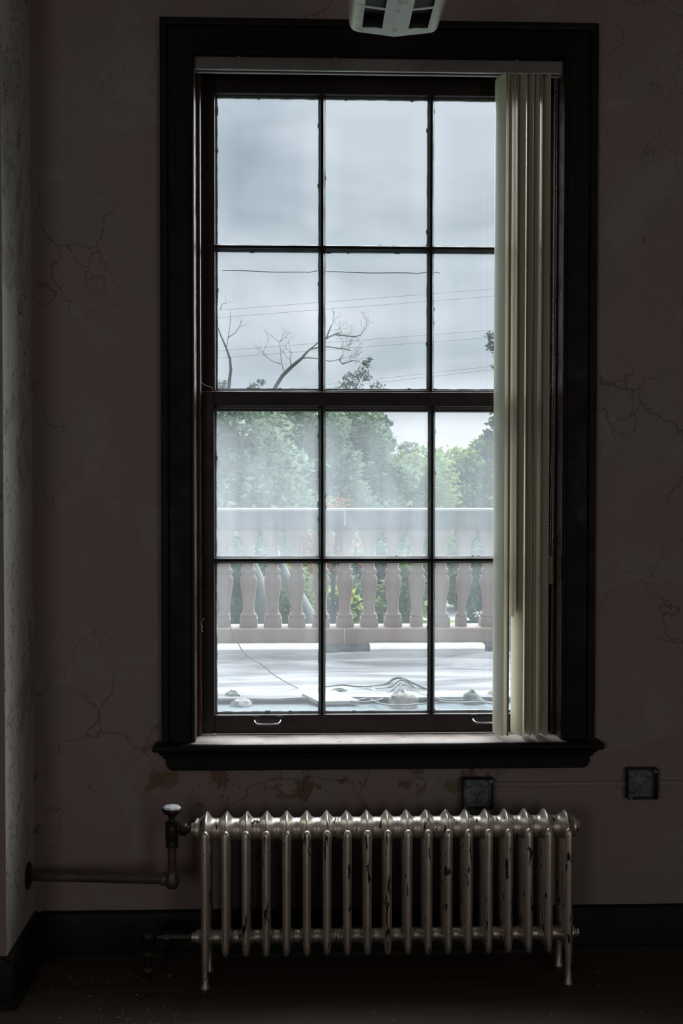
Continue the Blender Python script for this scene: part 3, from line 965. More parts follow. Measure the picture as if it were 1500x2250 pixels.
# ------------------------------------------------------------------ junction boxes and raceway
jb_lab = ('open galvanised junction box just above the radiator', 'open galvanised junction box right of the window corner')
for k, (cx, cz, lab) in enumerate(((0.3265, 0.532, jb_lab[0]), (0.8755, 0.561, jb_lab[1]))):
    j = thing('junction_box', (cx, -0.0005, cz), lab, 'electrical box', 'open junction boxes')
    H, D, T = 0.0505, 0.040, 0.0022
    m = MB()
    for x0, x1, z0, z1 in ((-H, -H + T, -H, H), (H - T, H, -H, H), (-H + T, H - T, -H, -H + T), (-H + T, H - T, H - T, H)):
        m.box(cx + x0, cx + x1, -D, -0.0008, cz + z0, cz + z1)
    obj('box_wall', m, 'boxdark', j, bevel=0.0008)
    obj('back_plate', MB().box(cx - H + T, cx + H - T, -0.0045, -0.0008, cz - H + T, cz + H - T), 'box', j)
    for dx, dz, r in ((-0.028, 0.028, 0.0145), (0.026, 0.028, 0.0145), (-0.028, -0.027, 0.0145), (0.026, -0.027, 0.0145), (0, 0, 0.0125)):
        mk = MB().lathe([(r, -0.0046), (r, -0.0066), (r - 0.002, -0.0072), (r - 0.003, -0.0056), (0.0015, -0.0056)], 20, (cx + dx, 0, cz + dz), 'y')
        obj('knockout', mk, 'box', j, smooth=30)
    for dx, dz in ((0, 0.036), (0, 0.021), (0, -0.022), (0.0215, 0), (-0.0215, 0), (0.0, -0.036)):
        obj('screw_hole', MB().lathe([(0.003, -0.0046), (0.003, -0.0052), (0.0005, -0.0052)], 10, (cx + dx, 0, cz + dz), 'y'), 'boxdark', j)
    for sx, sz in ((1, 1), (-1, -1)):
        obj('screw_ear', MB().box(cx + sx * 0.042 - 0.006, cx + sx * 0.042 + 0.006, -D + 0.0005, -D + 0.0025, cz + sz * 0.043 - 0.005, cz + sz * 0.043 + 0.005), 'box', j)
rp = [(0.0, -0.0006), (0.0, -0.009), (0.002, -0.0115), (0.012, -0.0115), (0.014, -0.009), (0.014, -0.0006)]
for x0, x1, lab in ((0.3775, 0.8245, 'painted flat wiring raceway between the two junction boxes'), (0.9265, 2.98, 'painted flat wiring raceway running right from the right junction box')):
    m = MB().prism([(v, 0.5505 + u) for u, v in rp], x0, x1, 'x')
    tag(obj('wiring_raceway', m, 'raceway', smooth=30), lab, 'raceway', 'wall raceways')

# ------------------------------------------------------------------ pendant light fixture
FZ = 2.805
YF, YN = -0.575, -1.80
fx = thing('pendant_light', (0, (YF + YN) / 2, FZ), 'unlit white enamel fluorescent light with louvred underside above window', 'light fixture')
# cross section of the shade (half), from the ridge of the underside out and up
half = [(0.0, FZ - 0.010), (0.040, FZ - 0.0052), (0.100, FZ + 0.002), (0.112, FZ + 0.006), (0.120, FZ + 0.014), (0.1245, FZ + 0.026), (0.125, FZ + 0.085), (0.110, FZ + 0.105)]


def underz(x):
    x = abs(x)
    return FZ - 0.010 + 0.012 * min(x, 0.1) / 0.1


shell = MB()
T = 0.002
# curved side walls
for s in (-1, 1):
    pr = [(s * u, v) for u, v in half[2:]]
    inn = [(s * (u - 0.003), v + 0.0012) for u, v in half[2:]]
    shell.prism(pr + inn[::-1], YN, YF, 'y')
shell.box(-0.110, 0.110, YN, YF, FZ + 0.103, FZ + 0.106)
obj('housing', shell, 'fix', fx, smooth=40)


def plate(m, x0, x1, y0, y1):
    m.prism([(x0, underz(x0)), (x1, underz(x1)), (x1, underz(x1) + T), (x0, underz(x0) + T)], y0, y1, 'y')


OX0, OX1 = 0.036, 0.090
grid = MB()
for s in (-1, 1):
    for a, c_ in ((0.0, OX0), (OX1, 0.100)):
        plate(grid, *sorted((s * a, s * c_)), YN, YF)
y = YF - 0.040
pit = 0.131
plates_y = [(YF - 0.040, YF)]
while y - pit > YN + 0.03:
    y -= pit
    plates_y.append((y - 0.0, y + 0.010))
plates_y.append((YN, y - pit + 0.02))
for s in (-1, 1):
    for (a, c_) in plates_y:
        plate(grid, *sorted((s * OX0, s * OX1)), a, c_)
obj('louvre_cover', grid, 'fix', fx)
fin = MB()
for s in (-1, 1):
    for xw in (OX0 - 0.001, OX1 + 0.001):
        fin.box(min(s * xw, s * xw + 0.001), max(s * xw, s * xw + 0.001), YN + 0.01, YF - 0.035, underz(xw) + T, FZ + 0.030)
for s_ in (-1, 1):
    a_, b_2 = sorted((s_ * OX0, s_ * OX1))
    fin.box(a_, b_2, YF - 0.0405, YF - 0.0385, FZ - 0.002, FZ + 0.030)
obj('baffle', fin, 'fixdark', fx)
obj('inner_tray', MB().box(-0.118, 0.118, YN + 0.004, YF - 0.004, FZ + 0.030, FZ + 0.034), 'fixdark', fx)
# end plates with rounded lower corners
ed = [(-u, v) for u, v in half[1:]][::-1] + [half[0]] + half[1:]
for ya, yb in ((YF, YF + 0.003), (YN - 0.003, YN)):
    obj('end_plate', MB().prism(ed, ya, yb, 'y'), 'fix', fx)
for yy in (YF - 0.25, YN + 0.25):
    st_ = obj('stem', MB().lathe([(0.007, FZ + 0.106), (0.007, RZ - 0.03)], 12, (0, yy, 0)), 'fix', fx, smooth=True)
    obj('canopy', MB().lathe([(0.008, RZ - 0.05), (0.03, RZ - 0.045), (0.055, RZ - 0.02), (0.06, RZ - 0.0005)], 20, (0, yy, 0)), 'fix', fx, smooth=30)

# ------------------------------------------------------------------ paint chips on the floor and window board
m = MB()
for i in range(150):
    x = random.uniform(-1.05, 0.95) if random.random() < 0.35 else random.gauss(-0.85, 0.16)
    y = random.uniform(-0.62, -0.12)
    if x < XL + 0.05 or abs(y + 0.20) < 0.09 and -0.6 < x < 0.62:
        continue
    r = random.uniform(0.0015, 0.005) * (1.8 if random.random() < 0.08 else 1)
    n = random.randint(4, 6)
    a0 = random.random() * 6
    vs = [(x + r * random.uniform(.6, 1.2) * math.cos(a0 + 2 * PI * k / n), y + r * random.uniform(.6, 1.2) * math.sin(a0 + 2 * PI * k / n), random.uniform(0.0006, 0.0025)) for k in range(n)]
    m.add(vs + [(p[0], p[1], p[2] + 0.0006) for p in vs], [tuple(range(n)), tuple(range(2 * n - 1, n - 1, -1))])
tag(obj('paint_flakes', m, 'paleboard'), 'tiny pale paint flakes scattered over the dark floor', 'debris', kind='stuff')
m = MB()
for i in range(150):
    x, y = random.uniform(-0.58, 0.59), 0.09 - abs(random.gauss(0, 0.03))
    if random.random() < 0.3:
        x = random.gauss(0.50, 0.05)
    if abs(x) > 0.595 or y < -0.04:
        continue
    r = random.uniform(0.001, 0.0032)
    n = 5
    vs = [(x + r * random.uniform(.6, 1.2) * math.cos(2 * PI * k / n), y + r * random.uniform(.6, 1.2) * math.sin(2 * PI * k / n), 0.7085 + random.uniform(0.0, 0.0012)) for k in range(n)]
    m.add(vs + [(p[0], p[1], p[2] + 0.0006) for p in vs], [tuple(range(n)), tuple(range(2 * n - 1, n - 1, -1))])
tag(obj('sill_flakes', m, 'paleboard'), 'tiny paint flakes and dust on the window board', 'debris', kind='stuff')

# ------------------------------------------------------------------ terrace outside
TZ = 0.355


def sheet(x0, x1, y0, y1, nx, ny, hfun, thick):
    m = MB()
    for i in range(ny + 1):
        for j in range(nx + 1):
            x, y = x0 + (x1 - x0) * j / nx, y0 + (y1 - y0) * i / ny
            m.v.append((x, y, hfun(x, y)))
    n1 = (nx + 1) * (ny + 1)
    for i in range(ny + 1):
        for j in range(nx + 1):
            x, y, _ = m.v[i * (nx + 1) + j]
            m.v.append((x, y, m.v[i * (nx + 1) + j][2] - thick))
    W = nx + 1
    for i in range(ny):
        for j in range(nx):
            a = i * W + j
            m.f.append((a, a + 1, a + W + 1, a + W))
            m.f.append((n1 + a, n1 + a + W, n1 + a + W + 1, n1 + a + 1))
    for j in range(nx):
        m.f.append((j, n1 + j, n1 + j + 1, j + 1))
        k = ny * W + j
        m.f.append((k, k + 1, n1 + k + 1, n1 + k))
    for i in range(ny):
        a = i * W
        m.f.append((a, a + W, n1 + a + W, n1 + a))
        k = i * W + nx
        m.f.append((k, n1 + k, n1 + k + W, k + W))
    return m


tag(obj('terrace_roof', MB().box(-4, 4.5, TH + 0.03, 4.7, -0.2, TZ - 0.02), 'gravel'), 'blue grey flat roof terrace outside the window', 'roof terrace', kind='structure')
yb_ = atz(800, 1538, TZ).y


def mem_h(x, y):
    wv_ = 0.045 * math.exp(-((y - 3.93 - 0.05 * math.sin(x * 3.1) - 0.06 * math.sin(x * 1.3 + 1)) / 0.06) ** 2)
    wv_ += 0.038 * math.exp(-((y - 3.62 - 0.10 * math.sin(x * 2.3 + 0.5)) / 0.09) ** 2)
    wv_ += 0.010 * noise.noise((x * 1.6, y * 2.2, 0.3)) + 0.006 * noise.noise((x * 5, y * 7, 1.3))
    return TZ + 0.012 + wv_


tag(obj('roof_membrane', sheet(-2.6, 2.9, yb_, 4.245, 150, 60, mem_h, 0.012), 'membrane', smooth=60), 'wrinkled pale roofing sheet in front of the balustrade', 'roofing sheet')

# balustrade
bal = thing('balustrade', (0.2, 4.40, TZ), 'pinkish cast stone balustrade with vase shaped balusters outside the window', 'balustrade')
BY = 4.40
J = 0.046
for x0, x1 in ((-3.4, J - 0.004), (J + 0.004, 3.8)):
    obj('base_stone', MB().box(x0, x1, BY - 0.15, BY + 0.15, TZ - 0.02, 0.536), 'stone', bal, bevel=0.012)
    o = obj('rail_stone', MB().prism([(BY - 0.15, 1.262), (BY - 0.16, 1.300), (BY - 0.16, 1.368), (BY - 0.146, 1.382), (BY + 0.146, 1.382), (BY + 0.16, 1.368), (BY + 0.16, 1.300), (BY + 0.15, 1.262), (BY + 0.10, 1.234), (BY - 0.10, 1.234)], x0, x1, 'x'), 'stonegrey', bal, bevel=0.004)
obj('mortar_joint', MB().box(J - 0.004, J + 0.004, BY - 0.149, BY + 0.149, TZ - 0.02, 0.533), 'mortar', bal)
obj('mortar_joint', MB().box(J - 0.004, J + 0.004, BY - 0.155, BY + 0.155, 1.262, 1.380), 'mortar', bal)


def baluster(kind):
    m = MB()
    h = 0.062
    m.loft([[(-a, -a, z), (a, -a, z), (a, a, z), (-a, a, z)] for a, z in ((h * 0.98, 0.535), (h, 0.54), (h, 0.598), (h * 0.96, 0.602))])
    pr = [(0.056, 0.602), (0.060, 0.608), (0.060, 0.618), (0.055, 0.626), (0.049, 0.630), (0.045, 0.640), (0.041, 0.660), (0.0415, 0.70), (0.046, 0.745), (0.053, 0.79), (0.059, 0.83), (0.0615, 0.86), (0.060, 0.882), (0.053, 0.898), (0.047, 0.906),
          (0.047, 0.914), (0.054, 0.920), (0.057, 0.932), (0.055, 0.944), (0.049, 0.950), (0.043, 0.958), (0.041, 0.985), (0.040, 1.05), (0.041, 1.10), (0.046, 1.13), (0.056, 1.155), (0.064, 1.172), (0.064, 1.180)]
    m.lathe(pr, 20)
    m.loft([[(-a, -a, z), (a, -a, z), (a, a, z), (-a, a, z)] for a, z in ((0.066, 1.180), (0.068, 1.185), (0.068, 1.2335))])
    if kind:
        v2 = []
        for x, y, z in m.v:
            if kind == 1 and z < 0.72:          # left side of the foot broken off
                k = min(1, (0.72 - z) / 0.12)
                x = x * (1 - 0.72 * k) + 0.022 * k if x > -0.01 else x * (1 - 0.25 * k)
                y *= 1 - 0.3 * k
            if kind == 2 and z < 0.90:          # weathered to a curved stump
                k = min(1, (0.90 - z) / 0.3)
                x = x * (1 - 0.38 * k) - 0.026 * k
                y *= 1 - 0.35 * k
            if kind == 3 and z < 0.80:
                k = min(1, (0.80 - z) / 0.15)
                x = x * (1 - 0.2 * k) + 0.010 * k
                y *= 1 - 0.2 * k
            d = noise.noise((x * 30, y * 30 + kind * 7, z * 22)) * 0.004
            v2.append((x + d, y - d, z))
        m.v = v2
    t = obj('baluster', m, 'stone', smooth=35)
    me = t.data
    bpy.data.objects.remove(t)
    return me


bmesh_ = [baluster(k) for k in range(4)]
for k in range(-11, 16):
    x = 0.052 + k * 0.1724
    kind = {-5: 1, 3: 1, 5: 2}.get(k, 0)
    if abs(x) > 2.2:
        continue
    o = obj('baluster', bmesh_[kind], None, bal, loc=(x, BY, 0))
    if kind == 2:
        o['label'] = 'badly weathered curved baluster'

# white foam lengths at the foot of the balustrade
for a, c_, lab in ((430, 702, 'long white foam strip lying against the left balustrade base'), (812, 1062, 'white foam strip lying against the right balustrade base')):
    p0, p1 = at(a, 1437, 4.16), at(c_, 1437, 4.16)
    m = MB()
    rr = []
    for i in range(25):
        x = p0.x + (p1.x - p0.x) * i / 24
        d = 0.004 * noise.noise((x * 7, 2, 3))
        z0_, z1_ = TZ + 0.028, 0.440 + d
        rr.append([(x, 4.10 + d, z0_), (x, 4.095 + d, z0_ + 0.03), (x, 4.105 + d, z1_ - 0.008), (x, 4.118, z1_), (x, 4.225, z1_), (x, 4.235, z0_)])
    tag(obj('foam_strip', m.loft(rr), 'white', smooth=35), lab, 'foam strip', 'white foam strips on the terrace')
p0, p1 = at(716, 1440, 4.2), at(812, 1440, 4.2)
m = MB()
m.loft([[(x, 4.15, TZ + 0.02), (x, 4.16, TZ + 0.05 + 0.012 * noise.noise((x * 14, 0, 0))), (x, 4.245, TZ + 0.075 + 0.01 * noise.noise((x * 14, 5, 0))), (x, 4.245, TZ + 0.02)] for x in [p0.x + (p1.x + 0.02 - p0.x) * i / 16 for i in range(17)]])
tag(obj('tar_patch', m, 'tar', smooth=50), 'dark tarry strip in the gap between the two white foam strips', 'roofing scrap')
m = MB()
p0, p1 = at(1064, 1440, 4.2), at(1110, 1440, 4.2)
m.loft([[(x, 4.15, TZ + 0.02), (x, 4.16, TZ + 0.06), (x, 4.245, TZ + 0.085), (x, 4.245, TZ + 0.02)] for x in (p0.x, (p0.x + p1.x) / 2, p1.x)])
tag(obj('tar_patch', m, 'tar', smooth=50), 'dark tarry strip at the right end of the right foam strip', 'roofing scrap')


def lump(name, px, py, wx, wy, h, mat, lab, cat, seed, group=None):
    c = atz(px, py, TZ)
    m = MB()
    rings = []
    N = 22
    for i in range(9):
        f = i / 8
        rad_ = math.cos(f * PI / 2) ** 0.8
        ring = []
        for j in range(N):
            a = 2 * PI * j / N
            k = 1 + 0.45 * noise.noise((math.cos(a) * 1.6 + seed, math.sin(a) * 1.6, f * 2)) + 0.2 * noise.noise((math.cos(a) * 4 + seed, math.sin(a) * 4, f * 5))
            ring.append((c.x + wx * rad_ * k * math.cos(a), c.y + wy * rad_ * k * math.sin(a), TZ - 0.018 + h * math.sin(f * PI / 2) * (1 + 0.25 * noise.noise((math.cos(a) * 2.2, math.sin(a) * 2.2 + seed, f * 4)))))
        rings.append(ring)
    m.loft(rings)
    return tag(obj(name, m, mat, smooth=50), lab, cat, group)


lump('rubble_heap', 886, 1545, 0.090, 0.065, 0.085, 'rubble', 'rounded pale rubble heap among the cables', 'rubble', 3)
lump('leaf_debris', 510, 1532, 0.050, 0.04, 0.050, 'moss', 'dark clump of debris at the left on the terrace', 'debris', 5, 'dark clumps on the terrace')
lump('leaf_debris', 1036, 1538, 0.060, 0.045, 0.065, 'moss', 'dark pointed clump of debris at the right on the terrace', 'debris', 8, 'dark clumps on the terrace')
lump('rubble_piece', 530, 1543, 0.055, 0.04, 0.040, 'rubble', 'pale stone fragment beside the left debris clump', 'rubble', 11)
lump('leaf_debris', 745, 1523, 0.055, 0.04, 0.045, 'moss', 'dark clump of debris beside the white board', 'debris', 14, 'dark clumps on the terrace')
lump('rubble_piece', 1090, 1530, 0.06, 0.05, 0.05, 'rubble', 'pale stone fragment right of the pointed debris clump', 'rubble', 17)
lump('rubble_piece', 812, 1517, 0.045, 0.04, 0.035, 'rubble', 'small pale stone between the cables and the white board', 'rubble', 23)
# white board lying tilted
q = [atz(663, 1523, TZ + 0.03), atz(700, 1541, TZ + 0.01), atz(790, 1539, TZ + 0.01), atz(735, 1516, TZ + 0.035)]
m = MB()
m.loft([[p - Vector((0, 0, 0.022)) for p in q], q])
tag(obj('white_board', m, 'paleboard', bevel=0.003), 'small white board lying tilted on the terrace', 'board')

# cables
def catmull(pts, n=8):
    pts = [Vector(p) for p in pts]
    out = []
    for i in range(len(pts) - 1):
        p0, p1, p2, p3 = pts[max(i - 1, 0)], pts[i], pts[i + 1], pts[min(i + 2, len(pts) - 1)]
        for k in range(n):
            t = k / n
            out.append(0.5 * ((2 * p1) + (p2 - p0) * t + (2 * p0 - 5 * p1 + 4 * p2 - p3) * t * t + (3 * p1 - p0 - 3 * p2 + p3) * t ** 3))
    return out + [pts[-1]]


cabs = [
    ([(716, 1513), (752, 1509), (790, 1513), (840, 1508), (868, 1505), (890, 1508), (942, 1520)], 0.0060, 'thick cable arching along the top of the cable tangle'),
    ([(738, 1522), (800, 1517), (850, 1514), (882, 1508), (915, 1516), (940, 1532)], 0.0038, 'thin cable passing over the rubble heap to the right pane edge'),
    ([(722, 1534), (760, 1541), (805, 1538), (850, 1525), (880, 1512)], 0.0038, 'thin cable curving up towards the rubble heap from the left'),
    ([(748, 1532), (780, 1545), (830, 1541), (862, 1528), (884, 1515)], 0.0035, 'thin cable sagging below the others left of the heap'),
    ([(814, 1539), (840, 1550), (880, 1553), (930, 1549), (960, 1548)], 0.0035, 'thin cable looping in front of the rubble heap'),
    ([(900, 1512), (930, 1530), (985, 1541), (1040, 1540), (1090, 1549)], 0.0035, 'thin cable trailing right from the rubble heap'),
    ([(965, 1544), (1010, 1547), (1060, 1546), (1110, 1556)], 0.0038, 'thin cable lying near the glass in the right pane'),
]
for pts, r, lab in cabs:
    P = [atz(x, y, TZ) for x, y in pts]
    P = [Vector((p.x, p.y, TZ - 0.016 + r + (0.05 if 860 < x < 900 and y < 1520 else 0.02))) for p, (x, y) in zip(P, pts)]
    tag(obj('roof_cable', MB().tube(catmull(P), r * 1.35, 7), 'cable', smooth=True), lab, 'cable', 'cables on the terrace')
wp = [(470, 1295, 1.30), (486, 1328, 1.50), (503, 1360, 1.72), (508, 1385, 1.84), (522, 1412, 2.02), (537, 1436, 2.2), (560, 1452, 2.35), (580, 1464, 2.46), (600, 1482, 2.6), (625, 1497, 2.72), (650, 1510, 2.82), (676, 1519, 2.9)]
tag(obj('hanging_wire', MB().tube(catmull([at(*p) for p in wp], 5), 0.0026, 7), 'cable', smooth=True), 'thin dark wire hanging down to the white board in the lower left pane', 'wire')


# ------------------------------------------------------------------ garden beyond
GZ = -2.5
tag(obj('lawn', MB().box(-60, 60, 4.9, 90, GZ - 0.3, GZ), 'grass'), 'mown grass of the garden below the terrace', 'lawn', kind='structure')
rz = GZ + 0.005
m = MB().prism([(-60, 29.0), (60, 30.5), (60, 35.0), (-60, 33.5)], GZ - 0.1, GZ + 0.02, 'z')
tag(obj('road', m, 'road'), 'pale concrete drive crossing the garden', 'road', kind='structure')


def leaves(m, c, rx, ry, rz_, n, size, shell=0.55):
    for i in range(n):
        while True:
            d = Vector((random.uniform(-1, 1), random.uniform(-1, 1), random.uniform(-1, 1)))
            if 0.05 < d.length < 1:
                break
        d = d.normalized() * (shell + (1 - shell) * random.random() ** 0.6)
        p = Vector((c[0] + d.x * rx, c[1] + d.y * ry, c[2] + d.z * rz_))
        s = size * random.uniform(0.55, 1.25)
        a = Vector((random.gauss(0, 1), random.gauss(0, 1), random.gauss(0, 0.6))).normalized()
        q = a.cross(Vector((random.gauss(0, 0.6), random.gauss(0, 0.6), 1))).normalized()
        nn = a.cross(q) * (0.12 * s)
        b_ = len(m.v)
        m.v += [tuple(p - a * s), tuple(p + q * s * 0.5 + nn), tuple(p + a * s), tuple(p - q * s * 0.5 + nn)]
        m.f += [(b_, b_ + 1, b_ + 2), (b_, b_ + 2, b_ + 3)]


def leafobj(m, mat, parent):
    me = bpy.data.meshes.new('foliage')
    me.from_pydata(m.v, [], m.f)
    me.materials.append(M[mat])
    o = bpy.data.objects.new('foliage', me)
    C.objects.link(o)
    o.parent = parent
    o.location = -Vector(parent.location)
    return tag(o, kind='stuff')


def tree(name, px, y, top_py, width, nleaf, lsize, mat, lab, clumps=26, base=GZ, group='trees beyond the terrace', seed=1, low=0.12, bark='bark'):
    random.seed(seed)
    t = at(px, top_py, y)
    h = t.z - base
    r = thing(name, (t.x, y, base), lab, 'tree' if 'tree' in name else 'shrub', group)
    root = Vector((t.x, y, base))
    tr = [root + Vector((0.10 * math.sin(i * 1.3 + seed) * i / 3, 0, h * 0.72 * i / 8)) for i in range(9)]
    tr[0].z -= 0.05
    tk = obj('trunk', MB().tube(tr, [max(0.02, 0.035 * h * (1 - 0.10 * i)) * 0.8 for i in range(9)], 8), bark, r, smooth=True)
    m = MB()
    cl = []
    for i in range(clumps):
        f = low + (1 - low) * (i + random.random()) / clumps
        env = width * 0.5 * math.sin(min(1, (f + 0.10)) ** 0.9 * PI * 0.86 + 0.25) ** 0.8 if f < 0.98 else width * 0.12
        a = random.random() * 2 * PI
        rr_ = env * random.uniform(0.25, 0.85)
        cl.append((root + Vector((rr_ * math.cos(a), rr_ * math.sin(a), 0)), width * random.uniform(0.13, 0.22)))
        cl[-1][0].z += (h - cl[-1][1] * 0.72) * f
    for c, s in cl:
        leaves(m, c, s * 1.15, s * 1.15, s * 0.8, nleaf // clumps, lsize)
    leafobj(m, mat, r)
    for k in range(6):
        c, s = cl[(k * 4 + 1) % len(cl)]
        st = tr[3 + k % 5]
        mid = st.lerp(c, 0.5) + Vector((0, 0, 0.1))
        obj('branch', MB().tube([st, mid, c], [0.012 * h * 0.6, 0.008 * h * 0.6, 0.003 * h], 6), bark, r, smooth=True)
    return r


# left: large broad crown (several stems of one grove), blue green
tree('broadleaf_tree', 505, 16.0, 862, 4.8, 16000, 0.095, 'leafblue', 'large blue green broadleaf tree filling the left lower panes', 34, seed=3)
tree('broadleaf_tree', 668, 21.0, 868, 4.4, 14000, 0.105, 'leafblue', 'blue green broadleaf tree behind the left lower muntin', 28, seed=5)
tree('broadleaf_tree', 765, 25.6, 866, 4.2, 13000, 0.11, 'leafblue', 'darker broadleaf tree left of the sky gap in middle pane', 26, seed=9)
tree('poplar_tree', 842, 28.6, 893, 1.5, 3800, 0.10, 'leafdark', 'slim dark tree spire at the edge of the sky gap', 18, seed=12)
tree('broadleaf_tree', 905, 33.0, 985, 5.6, 12000, 0.14, 'leafgreen', 'fresh green rounded tree below the sky gap', 26, seed=15)
tree('broadleaf_tree', 1010, 39.5, 978, 6.0, 11000, 0.16, 'leafgreen', 'fresh green tree in the right lower pane', 26, seed=18)
tree('broadleaf_tree', 1110, 47.0, 955, 7.0, 12000, 0.18, 'leafgreen', 'pale green tree behind the drawn blind', 26, seed=21)
tree('broadleaf_tree', 1150, 19.0, 850, 3.4, 9000, 0.085, 'leafdark', 'dark tree reaching in above the right lower pane', 26, seed=25)
tree('conifer_tree', 893, 66.0, 962, 3.0, 2500, 0.18, 'leafdark', 'small distant dark treetop in the middle of the sky gap', 14, seed=28)
tree('broadleaf_tree', 760, 55.0, 965, 9.0, 9000, 0.22, 'leafblue', 'far blue green tree behind the darker broadleaf tree', 22, seed=33)
tree('broadleaf_tree', 560, 67.0, 955, 12.0, 9000, 0.25, 'leafdark', 'far dark tree behind the large left tree', 22, seed=35)
# shrubs seen between the balusters
sh = [(520, 9.6, 1200, 1.5, 'leafdark', 'dark green shrub behind the leftmost balusters'), (640, 11.2, 1230, 1.9, 'leafgreen', 'light green shrub behind the left balusters'),
      (738, 6.6, 1275, 0.9, 'leafyel', 'yellow green shrub beside the muntin behind the balusters'), (830, 13.2, 1200, 1.6, 'leafdark', 'dark green shrub behind the middle balusters'),
      (900, 9.6, 1215, 1.4, 'leafgreen', 'mid green shrub behind the right middle balusters')]
for k, (px, y, tp, wd, mt, lab) in enumerate(sh):
    tree('garden_shrub', px, y, tp, wd, 7000, 0.06, mt, lab, 24, group='shrubs behind the balustrade', seed=50 + k, low=0.1)
# orange-red sapling right behind the balustrade
random.seed(77)
r = thing('red_leaf_sapling', (0.0, 5.6, GZ), 'sapling with orange red autumn leaves just behind the balustrade', 'shrub')
m = MB()
for px, py, n, s in ((742, 1110, 70, 0.10), (725, 1118, 40, 0.07), (676, 1190, 60, 0.09), (680, 1225, 60, 0.09), (727, 1195, 60, 0.10), (728, 1235, 50, 0.09), (782, 1195, 45, 0.08), (770, 1215, 40, 0.08), (738, 1140, 50, 0.09), (690, 1255, 30, 0.06), (717, 1270, 40, 0.07), (800, 1245, 20, 0.05), (966, 1240, 14, 0.05)):
    c = at(px, py, 5.6)
    leaves(m, c, s, s, s, n, 0.030, 0.2)
leafobj(m, 'leafred', r)
tips = [at(742, 1112, 5.6), at(678, 1200, 5.6), at(785, 1200, 5.6), at(727, 1230, 5.6), at(966, 1240, 5.6)]
stem = [Vector((0.0, 5.6, GZ - 0.02)), Vector((0.02, 5.6, -0.6)), Vector((0.0, 5.6, 0.45)), at(730, 1235, 5.6)]
obj('trunk', MB().tube(stem, [0.05, 0.04, 0.02, 0.012], 8), 'bark', r, smooth=True)
for tpt in tips:
    obj('branch', MB().tube([stem[2], stem[2].lerp(tpt, 0.55) + Vector((0, 0, 0.05)), tpt], [0.012, 0.008, 0.003], 6), 'bark', r, smooth=True)

# forked pale trunk leaning behind the left balusters
r = thing('leaning_trunk', tuple(Vector((at(610, 1450, 8.0).x, 8.0, GZ))), 'pale grey forked leaning trunk behind the left balusters', 'tree')
p_ = [Vector((at(590, 1450, 8.0).x, 8.0, GZ - 0.05)), at(590, 1500, 8.0), at(585, 1375, 8.0), at(572, 1310, 8.0), at(556, 1255, 8.0), at(545, 1215, 8.0)]
obj('trunk', MB().tube(p_, [0.34, 0.24, 0.17, 0.11, 0.075, 0.04], 12), 'barkpale', r, smooth=True)
p_ = [at(690, 1560, 7.4), at(684, 1400, 7.4), at(668, 1345, 7.4), at(645, 1300, 7.4), at(622, 1265, 7.4), at(606, 1225, 7.4), at(600, 1190, 7.4)]
obj('limb', MB().tube(p_, [0.16, 0.11, 0.095, 0.08, 0.07, 0.05, 0.03], 10), 'barkpale', r, smooth=True)


# dead trees against the sky
def twigs(m, pts, depth, ln, r0, spread=0.9, n=3, up=0.25):
    for i in range(n):
        st = pts[random.randrange(max(1, len(pts) // 2), len(pts))]
        d = (pts[-1] - pts[0]).normalized()
        a = Vector((random.gauss(0, 1), random.gauss(0, 0.5), random.gauss(0, 1))).normalized()
        d = (d + a * spread + Vector((0, 0, up))).normalized()
        q = [st]
        for k in range(4):
            d = (d + Vector((random.gauss(0, 0.22), random.gauss(0, 0.1), random.gauss(0, 0.22)))).normalized()
            q.append(q[-1] + d * ln / 4)
        m.tube(q, [r0 * (1 - 0.18 * k) for k in range(5)], 5)
        if depth:
            twigs(m, q, depth - 1, ln * 0.68, r0 * 0.62, spread, n, up)


random.seed(5)
DY = 22.6
r = thing('dead_tree', (at(505, 860, DY).x, DY, GZ), 'bare dead stem with twigs at the left edge of the sky', 'tree', 'bare dead trees')
p_ = [Vector((at(505, 860, DY).x, DY, GZ - 0.05))] + [at(x, y, DY) for x, y in ((498, 1000), (502, 855), (507, 812), (505, 788), (497, 765), (484, 735), (476, 712), (474, 695))]
obj('trunk', MB().tube(p_, [0.10, 0.06, 0.042, 0.034, 0.030, 0.024, 0.018, 0.012, 0.006], 8), 'bark', r, smooth=True)
m = MB()
for pts in (((497, 765), (501, 742), (505, 715), (506, 690)), ((501, 742), (517, 731), (526, 718), (531, 702)), ((484, 680), (488, 668), (496, 666)), ((476, 712), (478, 690), (476, 664))):
    q = [at(x, y, DY) for x, y in pts]
    m.tube(q, [0.010 - 0.002 * i for i in range(len(q))], 5)
    twigs(m, q, 0, 0.22, 0.004, n=2)
obj('twigs', m, 'bark', r, smooth=True)
random.seed(11)
r = thing('dead_tree', (at(600, 860, DY + 0.5).x, DY + 0.5, GZ), 'bare dead tree arching right behind the left upper muntin', 'tree', 'bare dead trees')
D2 = DY + 0.5
p_ = [Vector((at(585, 900, D2).x, D2, GZ - 0.05))] + [at(x, y, D2) for x, y in ((588, 1000), (598, 870), (605, 850), (620, 826), (640, 806), (662, 788), (672, 776), (680, 768), (697, 764))]
obj('trunk', MB().tube(p_, [0.12, 0.08, 0.052, 0.046, 0.046, 0.044, 0.036, 0.028, 0.022, 0.016], 8), 'bark', r, smooth=True)
m = MB()
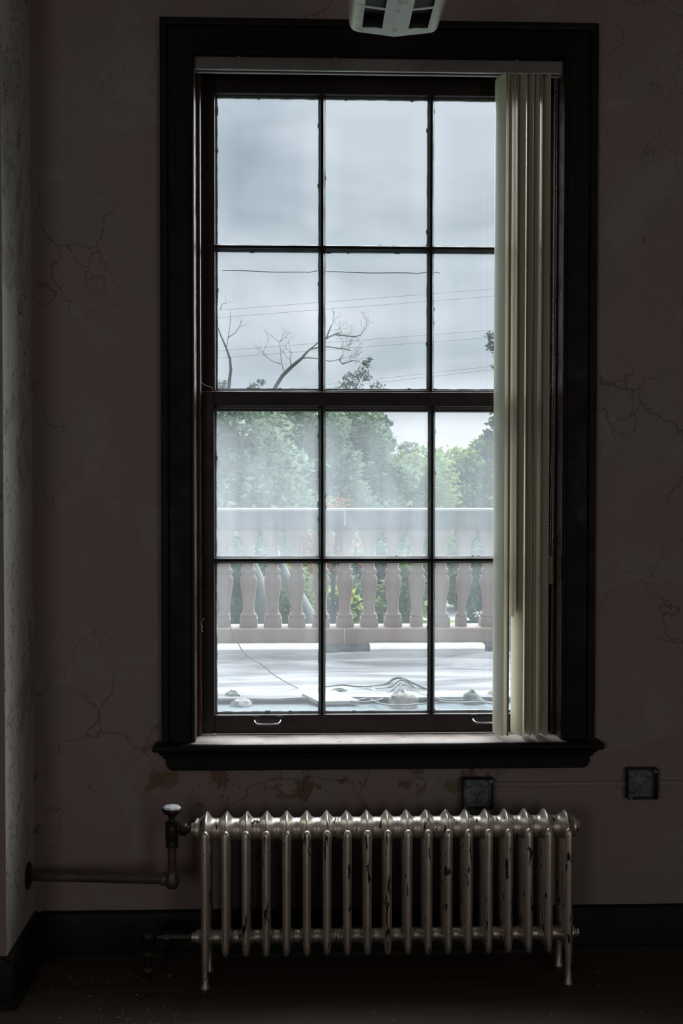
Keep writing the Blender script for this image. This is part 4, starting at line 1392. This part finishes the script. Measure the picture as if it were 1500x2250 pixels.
for pts in (((662, 788), (676, 786), (697, 788), (725, 794), (745, 790), (755, 780)), ((680, 768), (700, 752), (716, 745), (735, 735), (752, 728)), ((716, 745), (722, 728), (728, 715)), ((697, 764), (720, 762), (748, 766), (770, 770)),
            ((735, 735), (758, 738), (780, 740), (792, 736)), ((745, 790), (752, 800), (775, 792)), ((625, 822), (618, 795), (616, 770), (614, 752)), ((618, 800), (600, 795), (585, 784), (578, 778)), ((640, 806), (637, 790), (640, 776))):
    q = [at(x, y, D2) for x, y in pts]
    m.tube(q, [0.018 - 0.0022 * i for i in range(len(q))] if pts[0][0] > 640 else [0.009 - 0.0015 * i for i in range(len(q))], 5)
    twigs(m, q, 2 if pts[0][0] > 650 else 1, 0.34, 0.0055, n=3)
obj('twigs', m, 'bark', r, smooth=True)
m = MB()
for px, py, s, n in ((805, 800, 0.10, 50), (795, 822, 0.17, 110), (770, 832, 0.16, 90), (755, 850, 0.2, 120), (812, 790, 0.06, 20), (808, 830, 0.1, 50), (830, 850, 0.15, 70), (780, 850, 0.2, 100), (575, 840, 0.10, 50), (555, 850, 0.12, 60), (490, 845, 0.14, 80), (545, 858, 0.1, 50)):
    leaves(m, at(px, py, D2), s * 1.2, s, s, n, 0.05, 0.1)
leafobj(m, 'leafdark', r)
random.seed(19)
r = thing('overhanging_bough', (at(1200, 760, 17).x, 17, GZ), 'leafy bough tips showing beside the blind in the right pane', 'tree')
m = MB()
for px, py, s, n in ((1077, 738, 0.10, 40), (1078, 760, 0.11, 45), (1090, 748, 0.14, 50), (1085, 806, 0.05, 12), (1110, 760, 0.3, 150)):
    leaves(m, at(px, py, 17), s, s, s, n, 0.05, 0.1)
leafobj(m, 'leafdark', r)
obj('trunk', MB().tube([Vector((at(1200, 760, 17).x, 17, GZ - 0.05)), at(1190, 1000, 17), at(1160, 800, 17), at(1090, 750, 17)], [0.12, 0.08, 0.04, 0.008], 8), 'bark', r, smooth=True)

# overhead lines
OY = 40.0
lab = ('uppermost thin overhead line across the sky', 'second overhead line from the top', 'third overhead line from the top', 'fourth overhead line from the top', 'fifth overhead line from the top', 'lowest thin overhead line across the sky')
for k, (ya, yb) in enumerate(((682, 635), (698, 651), (771, 725), (787, 741), (872, 804), (880, 812))):
    p0, p1 = at(475, ya, OY), at(1085, yb, OY)
    d = p1 - p0
    a, c_ = p0 - d * 1.5, p1 + d * 1.5
    pts = [a.lerp(c_, i / 24) for i in range(25)]
    tag(obj('overhead_line', MB().tube(pts, 0.0085, 5), 'wire'), lab[k], 'power line', 'overhead lines')
